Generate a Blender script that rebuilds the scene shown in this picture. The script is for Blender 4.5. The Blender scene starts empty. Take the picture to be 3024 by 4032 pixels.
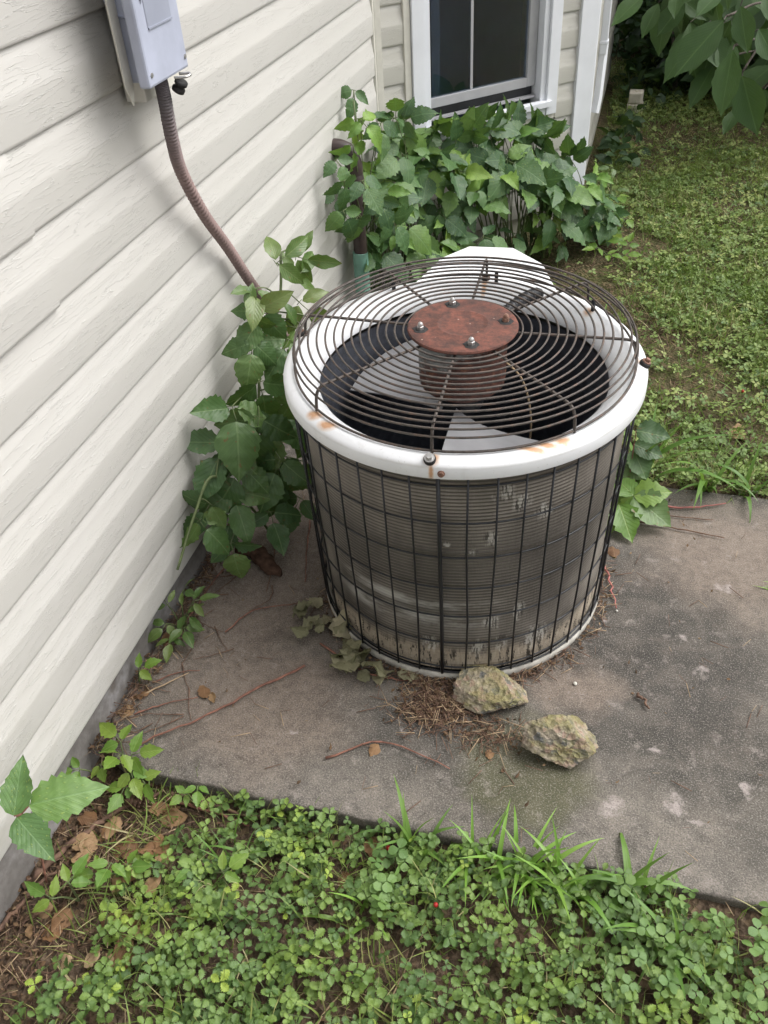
import bpy, bmesh, math, random
import numpy as np
from mathutils import Vector, Matrix, noise, Euler
SC = bpy.context.scene
COL = SC.collection
rnd = random.Random(7)
NR = np.random.default_rng(11)
pi = math.pi
# ------------------------------------------------------------------ camera, sky, sun, exposure
cam = bpy.data.cameras.new('camera'); cam_o = bpy.data.objects.new('camera', cam); COL.objects.link(cam_o)
cam.sensor_fit = 'HORIZONTAL'; cam.sensor_width = 36.0; cam.lens = 40.004
cam.clip_start = 0.02; cam.clip_end = 500
def cam_axes(pitch, yaw, roll):
    cp, sp, cy, sy = math.cos(pitch), math.sin(pitch), math.cos(yaw), math.sin(yaw)
    fw = Vector((cp*sy, cp*cy, -sp)); rt = Vector((cy, -sy, 0)); up = rt.cross(fw)
    r = rt*math.cos(roll) + up*math.sin(roll); u = up*math.cos(roll) - rt*math.sin(roll)
    return r, u, fw
r_, u_, f_ = cam_axes(math.radians(40.2048), math.radians(-17.5241), math.radians(-4.015))
cam_o.matrix_world = Matrix(((r_.x, u_.x, -f_.x, .9332), (r_.y, u_.y, -f_.y, 0), (r_.z, u_.z, -f_.z, 1.5208), (0, 0, 0, 1)))
SC.camera = cam_o
SUN_DIR = Vector((.62, .30, .95)).normalized()          # towards the sun
world = bpy.data.worlds.new('World'); SC.world = world; world.use_nodes = True
wn = world.node_tree; wn.nodes.clear()
sky = wn.nodes.new('ShaderNodeTexSky'); sky.sky_type = 'NISHITA'; sky.sun_disc = False
sky.sun_elevation = math.asin(SUN_DIR.z); sky.sun_rotation = math.atan2(SUN_DIR.x, SUN_DIR.y)
sky.air_density = 1.0; sky.dust_density = 5.0; sky.ozone_density = 1.0
hs = wn.nodes.new('ShaderNodeHueSaturation'); hs.inputs['Saturation'].default_value = .12   # cloud cover: nearly grey light
bg = wn.nodes.new('ShaderNodeBackground'); bg.inputs['Strength'].default_value = .15
wo = wn.nodes.new('ShaderNodeOutputWorld')
wn.links.new(sky.outputs[0], hs.inputs['Color']); wn.links.new(hs.outputs[0], bg.inputs[0]); wn.links.new(bg.outputs[0], wo.inputs[0])
sun = bpy.data.lights.new('sun', 'SUN'); sun.energy = .92; sun.angle = math.radians(50); sun.color = (1, .97, .93)
sun_o = bpy.data.objects.new('sun', sun); COL.objects.link(sun_o)
sun_o.rotation_euler = (-SUN_DIR).to_track_quat('-Z', 'Y').to_euler(); sun_o.location = (3, 3, 6)
vs = SC.view_settings; vs.view_transform = 'Standard'; vs.look = 'None'; vs.gamma = 1; vs.use_curve_mapping = False
vs.exposure = 0.84
SC.cycles.use_denoising = True
SC.cycles.max_bounces = 5; SC.cycles.diffuse_bounces = 3; SC.cycles.glossy_bounces = 3; SC.cycles.transparent_max_bounces = 8
SC.cycles.use_adaptive_sampling = True; SC.cycles.adaptive_threshold = .025

# ------------------------------------------------------------------ material helpers
class G:
    def __init__(s, name):
        s.m = bpy.data.materials.new(name); s.m.use_nodes = True; s.t = s.m.node_tree; s.t.nodes.clear()
        s.out = s.t.nodes.new('ShaderNodeOutputMaterial'); s._co = None
    def put(s, sock, v):
        if isinstance(v, bpy.types.NodeSocket): s.t.links.new(v, sock)
        elif v is not None:
            if isinstance(v, tuple) and len(v) == 3 and sock.type == 'RGBA': v = (*v, 1)
            sock.default_value = v
    def n(s, typ, ins=None, **props):
        nd = s.t.nodes.new('ShaderNode' + typ)
        for k, v in props.items(): setattr(nd, k, v)
        for k, v in (ins or {}).items(): s.put(nd.inputs[k], v)
        return nd
    def co(s, kind='Object'):
        if s._co is None: s._co = s.n('TexCoord')
        return s._co.outputs[kind]
    def scale(s, v, sc, loc=(0, 0, 0), rot=(0, 0, 0)):
        return s.n('Mapping', {'Vector': v, 'Scale': sc, 'Location': loc, 'Rotation': rot}).outputs[0]
    def noise(s, v, sc, det=4, rough=.55, dist=0):
        return s.n('TexNoise', {'Vector': v, 'Scale': sc, 'Detail': det, 'Roughness': rough, 'Distortion': dist}).outputs[0]
    def voro(s, v, sc, out='Distance', feature='F1'):
        return s.n('TexVoronoi', {'Vector': v, 'Scale': sc}, feature=feature).outputs[out]
    def math(s, op, a, b=None, c=None, clamp=False):
        nd = s.n('Math', operation=op); nd.use_clamp = clamp
        s.put(nd.inputs[0], a)
        if b is not None: s.put(nd.inputs[1], b)
        if c is not None: s.put(nd.inputs[2], c)
        return nd.outputs[0]
    def map(s, v, a, b, c=0., d=1.):
        return s.n('MapRange', {'Value': v, 'From Min': a, 'From Max': b, 'To Min': c, 'To Max': d}).outputs[0]
    def mix(s, f, a, b, bt='MIX'):
        nd = s.n('Mix', data_type='RGBA', blend_type=bt); nd.clamp_factor = True
        s.put(nd.inputs[0], f); s.put(nd.inputs[6], a); s.put(nd.inputs[7], b); return nd.outputs[2]
    def ramp(s, f, stops):
        nd = s.n('ValToRGB'); e = nd.color_ramp.elements
        while len(e) < len(stops): e.new(.5)
        for x, (p, c) in zip(e, stops): x.position = p; x.color = (*c, 1)
        s.put(nd.inputs[0], f); return nd.outputs[0]
    def sep(s, v): return s.n('SeparateXYZ', {0: v}).outputs
    def comb(s, x, y, z): return s.n('CombineXYZ', {0: x, 1: y, 2: z}).outputs[0]
    def bump(s, h, st=.5, d=.002, nrm=None):
        return s.n('Bump', {'Height': h, 'Strength': st, 'Distance': d, 'Normal': nrm}).outputs[0]
    def rand(s): return s.n('ObjectInfo').outputs['Random']
    def attr(s, nm): return s.n('Attribute', attribute_name=nm).outputs['Fac']
    def pbsdf(s, col, rough=.6, metal=0., nrm=None, spec=.5, **ex):
        nd = s.n('BsdfPrincipled', {'Base Color': col, 'Roughness': rough, 'Metallic': metal, 'Specular IOR Level': spec, 'Normal': nrm, **ex}); return nd.outputs[0]
    def done(s, sh): s.t.links.new(sh, s.out.inputs['Surface']); return s.m
def spots(g, v, lst):
    """sum of soft blobs: (x,y,z, rx,ry,rz)"""
    tot = None
    for x, y, z, rx, ry, rz in lst:
        d = g.n('VectorMath', {0: g.scale(v, (1/rx, 1/ry, 1/rz), (-x/rx, -y/ry, -z/rz))}, operation='LENGTH').outputs['Value']
        b = g.math('SUBTRACT', 1., d, clamp=True)
        tot = b if tot is None else g.math('MAXIMUM', tot, b)
    return tot
def simple(name, col, rough=.6, metal=0., var=.25, sc=20, bump=0., bsc=200, bd=.001, spec=.5):
    g = G(name); v = g.co(); n = g.noise(v, sc)
    dark = tuple(c*(1-var) for c in col); lite = tuple(min(1, c*(1+var)) for c in col)
    c = g.mix(g.map(n, .3, .7), dark, lite)
    return g.done(g.pbsdf(c, rough, metal, g.bump(g.noise(v, bsc), bump, bd) if bump else None, spec))
M = {}
def make_siding(name, cols):
    g = G(name); v = g.co(); off = g.n('VectorMath', {0: v, 1: g.comb(g.math('MULTIPLY', g.rand(), 37.), 0., 0.)}, operation='ADD').outputs[0]
    st = g.scale(off, (3.2, 1, 38)); w = g.noise(st, 1.1, 4, .55, .2)
    st2 = g.scale(off, (30, 1, 260)); fine = g.noise(st2, 1.0, 3, .6)
    def lines(lv, wd): return g.map(g.math('ABSOLUTE', g.math('SUBTRACT', w, lv)), 0., wd, 1., 0.)
    ln = None
    for lv in (.40, .50, .60):
        l = lines(lv, .007); ln = l if ln is None else g.math('MAXIMUM', ln, l)
    brk = g.map(g.noise(g.scale(off, (5, 1, 20)), 1., 2), .38, .56); ln = g.math('MULTIPLY', ln, brk)
    h = g.math('ADD', ln, g.math('MULTIPLY', fine, .30))
    dirt = g.noise(g.scale(v, (1.2, 1, 7)), 1., 5, .6)
    c = g.mix(g.map(dirt, .35, .75), cols[0], cols[1])
    c = g.mix(g.map(g.rand(), 0, 1, 0, .35), c, cols[2])
    sp = g.voro(g.scale(off, (1, 1, 1)), 24.); c = g.mix(g.map(sp, .012, .03, .7, 0.), c, (.08, .07, .06))
    wz = g.sep(g.n('NewGeometry').outputs['Position'])[2]; spl = g.math('MULTIPLY', g.map(wz, .1, .55, 1., 0.), g.map(g.noise(g.scale(v, (6, 1, 14)), 1., 5, .7), .42, .68)); c = g.mix(g.math('MULTIPLY', spl, .30), c, (.30, .29, .22))
    c = g.mix(g.math('MULTIPLY', ln, .25), c, (.66, .65, .63))  # lighter ridge lines put the embossed grain's highlight into the colour
    return g.done(g.pbsdf(c, .42, 0, g.bump(h, .6, .0014), .5))
M['siding'] = make_siding('cream_vinyl', ((.525, .510, .480), (.495, .48, .447), (.535, .523, .50)))
M['siding_bay'] = make_siding('aged_cream_vinyl', ((.50, .485, .44), (.465, .45, .40), (.515, .50, .46)))
M['white'] = simple('white_paint', (.70, .715, .75), .4, var=.05, sc=9, bump=.1, bsc=60)
M['cream_trim'] = simple('cream_trim', (.58, .56, .50), .5, var=.06, sc=30, bump=.1, bsc=80)
M['grey_sash'] = simple('grey_vinyl_sash', (.36, .36, .37), .45, var=.06)
g = G('window_glass'); fr = g.n('Fresnel', {'IOR': 1.5}).outputs[0]
tr = g.n('BsdfTransparent', {'Color': (.72, .77, .82)}).outputs[0]; gl = g.n('BsdfGlossy', {'Color': (.9, .95, 1), 'Roughness': .02}).outputs[0]
ms = g.n('MixShader', {0: g.map(fr, 0, 1, .03, .9), 1: tr, 2: gl}).outputs[0]; M['glass'] = g.done(ms)
M['room'] = simple('dim_room_plaster', (.36, .42, .52), .9, var=.2, sc=3)
M['screen'] = simple('insect_screen', (.05, .05, .055), .7, var=.2)

g = G('concrete_foundation'); v = g.co(); n = g.noise(v, 5, 6, .65); n2 = g.noise(v, 60, 4)
c = g.ramp(n, [(.3, (.14, .13, .12)), (.5, (.22, .205, .195)), (.62, (.33, .32, .32)), (.75, (.17, .15, .13))])
M['foundation'] = g.done(g.pbsdf(g.mix(g.map(n2, .3, .7, 0, .4), c, (.08, .07, .06)), .9, 0, g.bump(n2, .6, .004), .3))

g = G('stained_concrete'); v0 = g.co()
wp = g.n('TexNoise', {'Vector': v0, 'Scale': 38., 'Detail': 3.}).outputs['Color']; wp2 = g.n('TexNoise', {'Vector': v0, 'Scale': 7., 'Detail': 3.}).outputs['Color']
def warp(v, c, a): return g.n('VectorMath', {0: v, 1: g.n('VectorMath', {0: g.n('VectorMath', {0: c, 1: (.5, .5, .5)}, operation='SUBTRACT').outputs[0], 'Scale': a}, operation='SCALE').outputs[0]}, operation='ADD').outputs[0]
v = warp(v0, wp, .045); vb = warp(v0, wp2, .22)
big = g.noise(v0, 2.6, 6, .65, .6); med = g.noise(v0, 11, 6, .7, .4); fin = g.noise(v0, 48, 4, .7); sp = g.noise(v0, 330, 2, .6); sp2 = g.voro(v0, 210); sp3 = g.voro(v0, 75)
pink = spots(g, vb, [(.10, 1.36, 0, .36, .5, 1), (.28, 1.04, 0, .30, .24, 1), (.94, 1.235, 0, .12, .11, 1), (1.34, 1.72, 0, .34, .26, 1), (.2, 1.6, 0, .34, .4, 1)])
pinkm = g.map(g.math('ADD', pink, g.math('ADD', g.math('MULTIPLY', med, .5), g.math('MULTIPLY', fin, .25))), .34, .92)
c = g.ramp(g.math('ADD', g.math('MULTIPLY', big, .55), g.math('MULTIPLY', med, .45)), [(.34, (.034, .032, .027)), (.44, (.066, .061, .052)), (.54, (.115, .105, .090)), (.68, (.205, .185, .158))])
dk = spots(g, vb, [(1.15, 1.30, 0, .42, .34, 1), (.62, 1.02, 0, .2, .13, 1), (.42, 1.10, 0, .16, .12, 1), (1.10, 1.60, 0, .3, .2, 1)]); c = g.mix(g.math('MULTIPLY', g.map(g.math('MULTIPLY', dk, g.math('ADD', fin, .45)), .02, .75), .5), c, (.055, .050, .045))
c = g.mix(g.math('MULTIPLY', pinkm, .72), c, g.mix(g.map(fin, .3, .7), (.150, .118, .094), (.265, .212, .172)))
edge = g.sep(vb)[1]; edgem = g.math('MULTIPLY', g.map(edge, .80, .93, 1, 0), g.map(fin, .35, .6)); c = g.mix(g.math('MULTIPLY', edgem, .5), c, (.24, .21, .185))
alg = spots(g, vb, [(.90, .96, 0, .19, .12, 1), (.86, 1.03, 0, .16, .12, 1)]); c = g.mix(g.math('MULTIPLY', g.map(g.math('MULTIPLY', alg, g.math('ADD', med, .5)), .08, .55), .5), c, (.085, .088, .035))
wh = spots(g, v, [(1.052, .950, 0, .034, .028, 1), (1.165, .985, 0, .026, .040, 1), (1.205, .955, 0, .030, .010, 1), (1.00, 1.44, 0, .022, .016, 1), (1.18, 1.42, 0, .02, .02, 1), (1.22, 1.33, 0, .018, .014, 1), (1.04, 1.20, 0, .02, .016, 1), (1.13, 1.10, 0, .016, .014, 1), (.39, .98, 0, .016, .012, 1), (.62, 1.03, 0, .012, .012, 1), (1.30, 1.05, 0, .02, .02, 1), (1.28, 1.60, 0, .035, .02, 1)])
whm = g.map(g.math('MULTIPLY', wh, g.map(fin, .30, .62)), .08, .5); c = g.mix(g.math('MULTIPLY', whm, .75), c, (.36, .315, .295))
wh3 = g.map(g.noise(v0, 23, 5, .7), .57, .68); c = g.mix(g.math('MULTIPLY', wh3, .42), c, (.31, .27, .245))
c = g.mix(g.map(sp, .54, .68, 0, .5), c, (.33, .30, .275)); c = g.mix(g.map(sp, .46, .34, 0, .45), c, (.028, .025, .023))
c = g.mix(g.map(sp2, .06, .16, .45, 0), c, (.34, .30, .28)); c = g.mix(g.map(sp3, .03, .09, .45, 0), c, (.36, .32, .30))
M['slab'] = g.done(g.pbsdf(c, .9, 0, g.bump(g.math('ADD', sp, g.math('ADD', fin, g.math('MULTIPLY', med, .8))), .55, .003), .25))

g = G('soil_with_litter'); v = g.co(); n = g.noise(v, 4, 6, .7); n2 = g.noise(v, 55, 5, .7); vo = g.n('TexVoronoi', {'Vector': v, 'Scale': 90.}).outputs
c = g.ramp(n2, [(.3, (.035, .025, .017)), (.5, (.085, .060, .042)), (.65, (.155, .112, .076)), (.8, (.24, .18, .125))])
gr = g.math('MULTIPLY', g.map(g.sep(v)[1], 1.9, 2.6), g.map(n, .3, .6)); c = g.mix(g.math('MULTIPLY', gr, .8), c, (.075, .085, .028))
c = g.mix(g.map(g.sep(vo['Color'])[0], .72, .8, 0, .5), c, (.16, .11, .065))
M['soil'] = g.done(g.pbsdf(c, .95, 0, g.bump(g.math('ADD', n2, vo['Distance']), .9, .012), .15))

def leafmat(name, cols, vein, rough=.42, transl=.25, galls=0., spots_=None, veins=8., tintw=1.):
    g = G(name); uv = g.co('UV'); v = g.co(); su = g.sep(uv)
    t = g.math('FRACT', g.math('ADD', g.math('MULTIPLY', g.rand(), 7.31), g.attr('tint')))
    c = g.ramp(t, cols)
    n = g.noise(g.n('VectorMath', {0: uv, 1: g.comb(g.math('MULTIPLY', t, 53.), 0., 0.)}, operation='ADD').outputs[0], 6, 4); c = g.mix(g.map(n, .3, .7, 0, .35), c, tuple(x*.62 for x in cols[0][1]))
    au = g.math('ABSOLUTE', g.math('SUBTRACT', su[0], .5))
    mid = g.map(au, .008, .03, 1, 0)
    lat = g.math('FRACT', g.math('SUBTRACT', g.math('MULTIPLY', su[1], veins), g.math('MULTIPLY', au, veins*.85)))
    latd = g.math('ABSOLUTE', g.math('SUBTRACT', lat, .5)); latm = g.map(latd, .02, .08, 1, 0)
    vm = g.math('MAXIMUM', mid, g.math('MULTIPLY', latm, .30)); c = g.mix(g.math('MULTIPLY', vm, .45), c, vein)
    h = g.math('ADD', g.math('MULTIPLY', latm, -.5), g.math('ADD', g.math('MULTIPLY', mid, -.8), g.math('MULTIPLY', g.math('COSINE', g.math('MULTIPLY', lat, 2*pi)), -.22)))
    if galls:
        vd = g.voro(uv, 13.); gm = g.math('MULTIPLY', g.map(vd, .14, .30, 1, 0), g.map(n, .42, .55)); c = g.mix(g.math('MULTIPLY', gm, galls), c, (.30, .36, .06)); h = g.math('ADD', h, g.math('MULTIPLY', gm, 1.2))
    if spots_:
        vd = g.noise(g.n('VectorMath', {0: uv, 1: g.comb(g.math('MULTIPLY', t, 91.), 3., 0.)}, operation='ADD').outputs[0], 7., 3); c = g.mix(g.map(vd, .64, .70, 0, .9), c, spots_)
    nm = g.bump(h, .22, .003)
    p = g.pbsdf(c, rough, 0, nm, .5); tl = g.n('BsdfTranslucent', {'Color': g.mix(.35, c, (.25, .40, .03)), 'Normal': nm}).outputs[0]
    return g.done(g.n('MixShader', {0: transl, 1: p, 2: tl}).outputs[0])
M['ivy'] = leafmat('dark_ivy_leaf', [(0, (.040, .096, .036)), (.35, (.060, .132, .044)), (.7, (.088, .175, .050)), (1, (.155, .27, .06))], (.16, .27, .11), .5, galls=.5)
M['ivy_galled'] = leafmat('galled_ivy_leaf', [(0, (.11, .23, .045)), (.5, (.17, .31, .055)), (1, (.24, .37, .065))], (.26, .36, .10), .5, galls=1.)
M['ivy_young'] = leafmat('young_ivy_leaf', [(0, (.12, .24, .04)), (.5, (.17, .29, .045)), (1, (.22, .31, .05))], (.32, .40, .12), .38, .35)
M['vine'] = leafmat('vine_leaf', [(0, (.046, .098, .032)), (.4, (.068, .14, .042)), (.75, (.095, .175, .05)), (1, (.14, .215, .06))], (.20, .29, .12), .46, .22, spots_=(.16, .085, .03))
M['ash'] = leafmat('pale_vine_leaf', [(0, (.07, .135, .035)), (.5, (.11, .18, .045)), (1, (.16, .21, .06))], (.25, .30, .12), .32, .25, spots_=(.20, .11, .04))
M['pawpaw'] = leafmat('broad_shrub_leaf', [(0, (.026, .070, .012)), (.5, (.036, .090, .016)), (1, (.050, .112, .021))], (.10, .18, .05), .5, .2, veins=14.)
M['hedge'] = leafmat('hedge_leaf', [(0, (.016, .045, .014)), (.5, (.025, .065, .018)), (1, (.045, .095, .025))], (.06, .12, .04), .55, .15)
M['strawberry'] = leafmat('ground_cover_leaf', [(0, (.078, .145, .042)), (.3, (.118, .20, .050)), (.6, (.175, .27, .056)), (.82, (.25, .36, .062)), (1, (.36, .47, .072))], (.13, .24, .09), .5, .25, veins=6.)
M['lawn_leaf'] = leafmat('lawn_clover_leaf', [(0, (.085, .15, .045)), (.4, (.155, .235, .062)), (.8, (.25, .33, .085)), (1, (.36, .39, .12))], (.12, .20, .07), .55, .25, veins=4.)
M['clover'] = leafmat('clover_leaf', [(0, (.12, .22, .06)), (.5, (.155, .265, .07)), (1, (.20, .31, .08))], (.16, .29, .12), .5, .3, veins=5.)
M['grass'] = leafmat('grass_blade', [(0, (.10, .20, .04)), (.5, (.14, .27, .05)), (1, (.19, .33, .065))], (.17, .28, .07), .45, .35, veins=0.)
M['lawn_grass'] = leafmat('lawn_grass_blade', [(0, (.14, .23, .045)), (.45, (.22, .30, .07)), (.75, (.33, .34, .11)), (1, (.50, .41, .24))], (.15, .22, .07), .55, .3, veins=0.)
M['crab'] = leafmat('bright_grass_blade', [(0, (.17, .34, .05)), (.5, (.22, .41, .065)), (1, (.28, .46, .09))], (.25, .40, .12), .4, .38, veins=0.)
M['dead'] = leafmat('dead_leaf', [(0, (.13, .065, .03)), (.3, (.22, .115, .05)), (.6, (.33, .20, .10)), (1, (.42, .30, .18))], (.30, .19, .09), .75, .15, spots_=(.07, .035, .018))
M['withered'] = leafmat('withered_leaf', [(0, (.17, .165, .09)), (.5, (.25, .235, .14)), (1, (.36, .32, .21))], (.27, .25, .14), .75, .15, spots_=(.08, .06, .03))
M['litter'] = leafmat('crumbled_leaf', [(0, (.06, .032, .018)), (.4, (.11, .06, .032)), (.8, (.18, .105, .055)), (1, (.28, .19, .11))], (.16, .10, .05), .85, .1)
M['twig'] = simple('brown_twig', (.13, .075, .05), .85, var=.45, sc=60, bump=.4, bsc=200)
M['red_twig'] = simple('red_brown_stem', (.19, .085, .058), .75, var=.45, sc=70, bump=.4)
M['red_stem'] = simple('pink_red_stem', (.30, .10, .085), .6, var=.3, sc=40)
M['straw'] = simple('dry_straw', (.34, .245, .15), .85, var=.3, sc=50)
M['stem'] = simple('green_stem', (.10, .13, .05), .6, var=.35, sc=40)
M['bark'] = simple('bark_chunk', (.085, .05, .035), .95, var=.5, sc=45, bump=1., bsc=90, bd=.006, spec=.1)
M['berry'] = simple('red_berry', (.36, .012, .012), .35, var=.3, sc=300, bump=.6, bsc=900)
M['fence'] = simple('dark_weathered_board', (.05, .045, .04), .9, var=.4, sc=8, bump=.5, bsc=40)
M['trunk'] = simple('tree_bark', (.10, .085, .07), .95, var=.4, sc=14, bump=1., bsc=40, bd=.01)

g = G('mossy_rubble'); v = g.co(); vo = g.voro(v, 75); n = g.noise(v, 16, 5, .65); n2 = g.noise(v, 180, 3)
up = g.sep(g.n('NewGeometry').outputs['Normal'])[2]
c = g.ramp(g.noise(v, 70, 3), [(.3, (.16, .14, .105)), (.5, (.33, .285, .215)), (.62, (.44, .37, .295)), (.75, (.21, .185, .155))])
pb = g.sep(g.n('TexVoronoi', {'Vector': v, 'Scale': 75.}).outputs['Color'])[0]; c = g.mix(g.map(pb, .7, .8, 0, .7), c, (.36, .24, .20)); c = g.mix(g.map(pb, .15, .1, 0, .7), c, (.12, .13, .14))
mo = g.map(g.math('ADD', g.math('MULTIPLY', up, .20), n), .55, .74); c = g.mix(g.math('MULTIPLY', mo, .75), c, g.mix(n2, (.13, .125, .045), (.28, .255, .10)))
M['stone'] = g.done(g.pbsdf(c, .92, 0, g.bump(g.math('ADD', g.math('MULTIPLY', vo, 1.2), n2), .9, .007), .2))

# condenser materials
g = G('weathered_white_enamel'); v = g.co()
def pol(r, a, z): a = math.radians(a); return (r*math.cos(a), r*math.sin(a), z)
st = [(*pol(.357, -87.6, .628), .020, .020, .02), (*pol(.371, -87.6, .607), .007, .014, .034), (*pol(.352, -49, .63), .03, .02, .016), (*pol(.350, -54, .628), .035, .015, .014), (*pol(.349, -59, .628), .05, .013, .012), (*pol(.352, -131, .63), .028, .02, .016), (*pol(.355, -124, .63), .035, .02, .014), (*pol(.345, 92, .625), .012, .03, .03), (*pol(.325, 92, .612), .009, .03, .04), (*pol(.335, 45, .62), .02, .02, .02), (*pol(.357, 4.9, .628), .017, .017, .012), (*pol(.357, 175.5, .628), .017, .017, .012)]
s = spots(g, v, st); nn = g.noise(v, 90, 4); sm = g.map(g.math('MULTIPLY', s, g.math('ADD', nn, .4)), .12, .62)
c = g.mix(g.map(g.noise(v, 7, 5), .4, .75, 0, .28), (.76, .77, .79), (.64, .64, .63))
c = g.mix(g.math('MULTIPLY', sm, .85), c, g.mix(sm, (.62, .40, .20), (.48, .22, .07)))
c = g.mix(g.map(g.noise(g.scale(v, (1, 1, .25)), 45, 4), .58, .72, 0, .16), c, (.42, .40, .37))
c = g.mix(g.map(g.noise(v, 160, 3, .7), .66, .74, 0, .45), c, (.30, .26, .21))
cre = g.math('MULTIPLY', g.map(g.math('ABSOLUTE', g.math('SUBTRACT', g.sep(v)[2], .6175)), .0, .004, 1, 0), g.map(g.noise(v, 18, 4), .4, .65)); c = g.mix(g.math('MULTIPLY', cre, .35), c, (.36, .33, .28))
M['enamel'] = g.done(g.pbsdf(c, g.map(nn, .3, .7, .30, .45), 0, g.bump(g.noise(v, 25, 2), .05, .003), .5))
g = G('rust_plate'); v = g.co(); n = g.noise(v, 45, 7, .72); n2 = g.noise(v, 13, 5, .6, 1.)
c = g.ramp(n, [(.30, (.055, .036, .032)), (.44, (.100, .050, .040)), (.56, (.155, .064, .048)), (.68, (.21, .085, .060)), (.8, (.28, .15, .115))])
c = g.mix(g.map(n2, .52, .70, 0, .65), c, (.050, .032, .030)); c = g.mix(g.map(g.voro(v, 38.), .05, .09, .8, 0), c, (.40, .30, .25))
M['rust'] = g.done(g.pbsdf(c, .8, .1, g.bump(n, .6, .002), .3))
g = G('rusted_motor_shell'); v = g.co(); n = g.noise(v, 22, 6, .7); xz = g.sep(v)
rm = g.map(g.math('ADD', n, g.math('ADD', g.math('MULTIPLY', xz[0], 3.), g.math('MULTIPLY', g.math('SUBTRACT', .66, xz[2]), 3.5))), .42, .56)
c = g.mix(rm, (.24, .25, .24), g.ramp(g.noise(v, 60, 5), [(.3, (.065, .033, .026)), (.55, (.115, .048, .036)), (.75, (.24, .11, .06))]))
M['motor'] = g.done(g.pbsdf(c, .65, .2, g.bump(n, .3, .002), .4))
g = G('rusty_guard_wire'); v = g.co(); n = g.noise(v, 60, 5, .7)
c = g.ramp(n, [(.32, (.050, .044, .040)), (.54, (.092, .078, .069)), (.70, (.14, .088, .066)), (.82, (.18, .12, .095))])
M['guard'] = g.done(g.pbsdf(c, .6, .3, g.bump(n, .4, .0007), .4))
M['cage'] = simple('black_coated_wire', (.012, .013, .016), .38, var=.4, sc=120)
g = G('dirty_coil_fins'); v = g.co(); sv = g.sep(v); ang = g.math('ARCTAN2', sv[1], sv[0]); cy = g.comb(g.math('MULTIPLY', ang, .33), 0., sv[2])
n = g.noise(g.scale(cy, (6, 1, 26)), 1., 5, .65); n2 = g.noise(g.scale(cy, (9, 1, 7)), 1., 4, .6); nv = g.noise(g.scale(cy, (170, 1, 34)), 1., 3, .6); fl = g.noise(g.scale(cy, (42, 1, 30)), 1., 4, .7)
rows = g.math('SINE', g.math('MULTIPLY', sv[2], 2*pi/.0085))
c = g.mix(g.map(n2, .35, .65), (.185, .165, .14), (.29, .26, .225))
c = g.mix(g.map(rows, -.5, .8, .68, 0.), c, (.050, .045, .040))
big_ = g.noise(g.scale(cy, (3.5, 1, 2.2), (4.1, 0, 0)), 1., 4, .6); c = g.mix(g.map(big_, .48, .66, 0, .55), c, (.055, .049, .043))
low = g.map(g.math('ADD', sv[2], g.math('MULTIPLY', n2, .06)), .108, .135, 1., 0.); lowm = g.math('MULTIPLY', low, g.map(fl, .28, .44)); c = g.mix(g.math('MULTIPLY', lowm, .8), c, g.mix(nv, (.30, .245, .18), (.60, .52, .41)))
c = g.mix(g.math('MULTIPLY', g.math('MULTIPLY', low, g.map(g.noise(g.scale(cy, (75, 1, 16)), 1., 4, .7), .53, .60)), .9), c, (.018, .015, .012))
band = g.math('MULTIPLY', g.map(g.math('ABSOLUTE', g.math('SUBTRACT', sv[2], .185)), .012, .035, 1, 0), g.map(n, .44, .6)); band2 = g.math('MULTIPLY', g.map(g.math('ABSOLUTE', g.math('SUBTRACT', sv[2], .235)), .006, .018, 1, 0), g.map(n, .42, .58))
fr2 = g.map(g.math('ABSOLUTE', g.math('ADD', ang, 1.72)), .35, .65, 1, 0)
c = g.mix(g.math('MULTIPLY', g.math('MULTIPLY', g.math('MAXIMUM', band, band2), fr2), .6), c, (.58, .57, .53))
bent = spots(g, v, [(*pol(.335, -66, .535), .03, .03, .03), (*pol(.335, -60, .50), .025, .03, .03), (*pol(.335, -70, .425), .018, .02, .03), (*pol(.335, -52, .47), .03, .03, .03), (*pol(.335, -91, .11), .03, .02, .035), (*pol(.335, -73, .10), .025, .02, .04), (*pol(.335, -64, .11), .02, .02, .04), (*pol(.335, -68, .18), .03, .02, .03), (*pol(.335, -58, .20), .018, .02, .04), (*pol(.335, -75, .39), .015, .02, .012), (*pol(.335, -84, .41), .012, .02, .01), (*pol(.335, -50, .10), .05, .05, .05)])
bm = g.map(g.math('MULTIPLY', g.math('MULTIPLY', bent, g.map(fl, .38, .6)), g.map(nv, .38, .60)), .05, .30); c = g.mix(g.math('MULTIPLY', bm, .6), c, (.58, .56, .51))
c = g.mix(g.map(g.math('MULTIPLY', bent, g.map(nv, .52, .40)), .2, .5, 0, .7), c, (.03, .028, .026))
M['coil'] = g.done(g.pbsdf(c, .62, .25, g.bump(g.math('ADD', nv, fl), .35, .003), .4))
M['coil_in'] = simple('shaded_inner_fins', (.060, .065, .082), .6, metal=.2, var=.35, sc=60)  # dark base colour holds the low light inside the unit
M['blade'] = simple('galvanised_blade', (.27, .27, .28), .55, metal=.1, var=.14, sc=12)
M['blackiron'] = simple('black_painted_metal', (.02, .021, .025), .5, var=.3)
M['steel'] = simple('dull_steel', (.42, .41, .40), .4, metal=.7, var=.25, sc=90)
M['rustbolt'] = simple('rusty_bolt', (.22, .12, .085), .7, metal=.2, var=.5, sc=160)
M['rubber'] = simple('black_rubber', (.015, .014, .014), .7, var=.3)
M['pan'] = simple('pale_base_pan', (.50, .48, .43), .55, var=.3, sc=35, bump=.2)
M['box'] = simple('lavender_grey_paint', (.39, .415, .505), .5, var=.10, sc=14, bump=.15, bsc=120)
M['box_plate'] = simple('grey_plate', (.30, .32, .39), .5, var=.08, sc=10)
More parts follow.
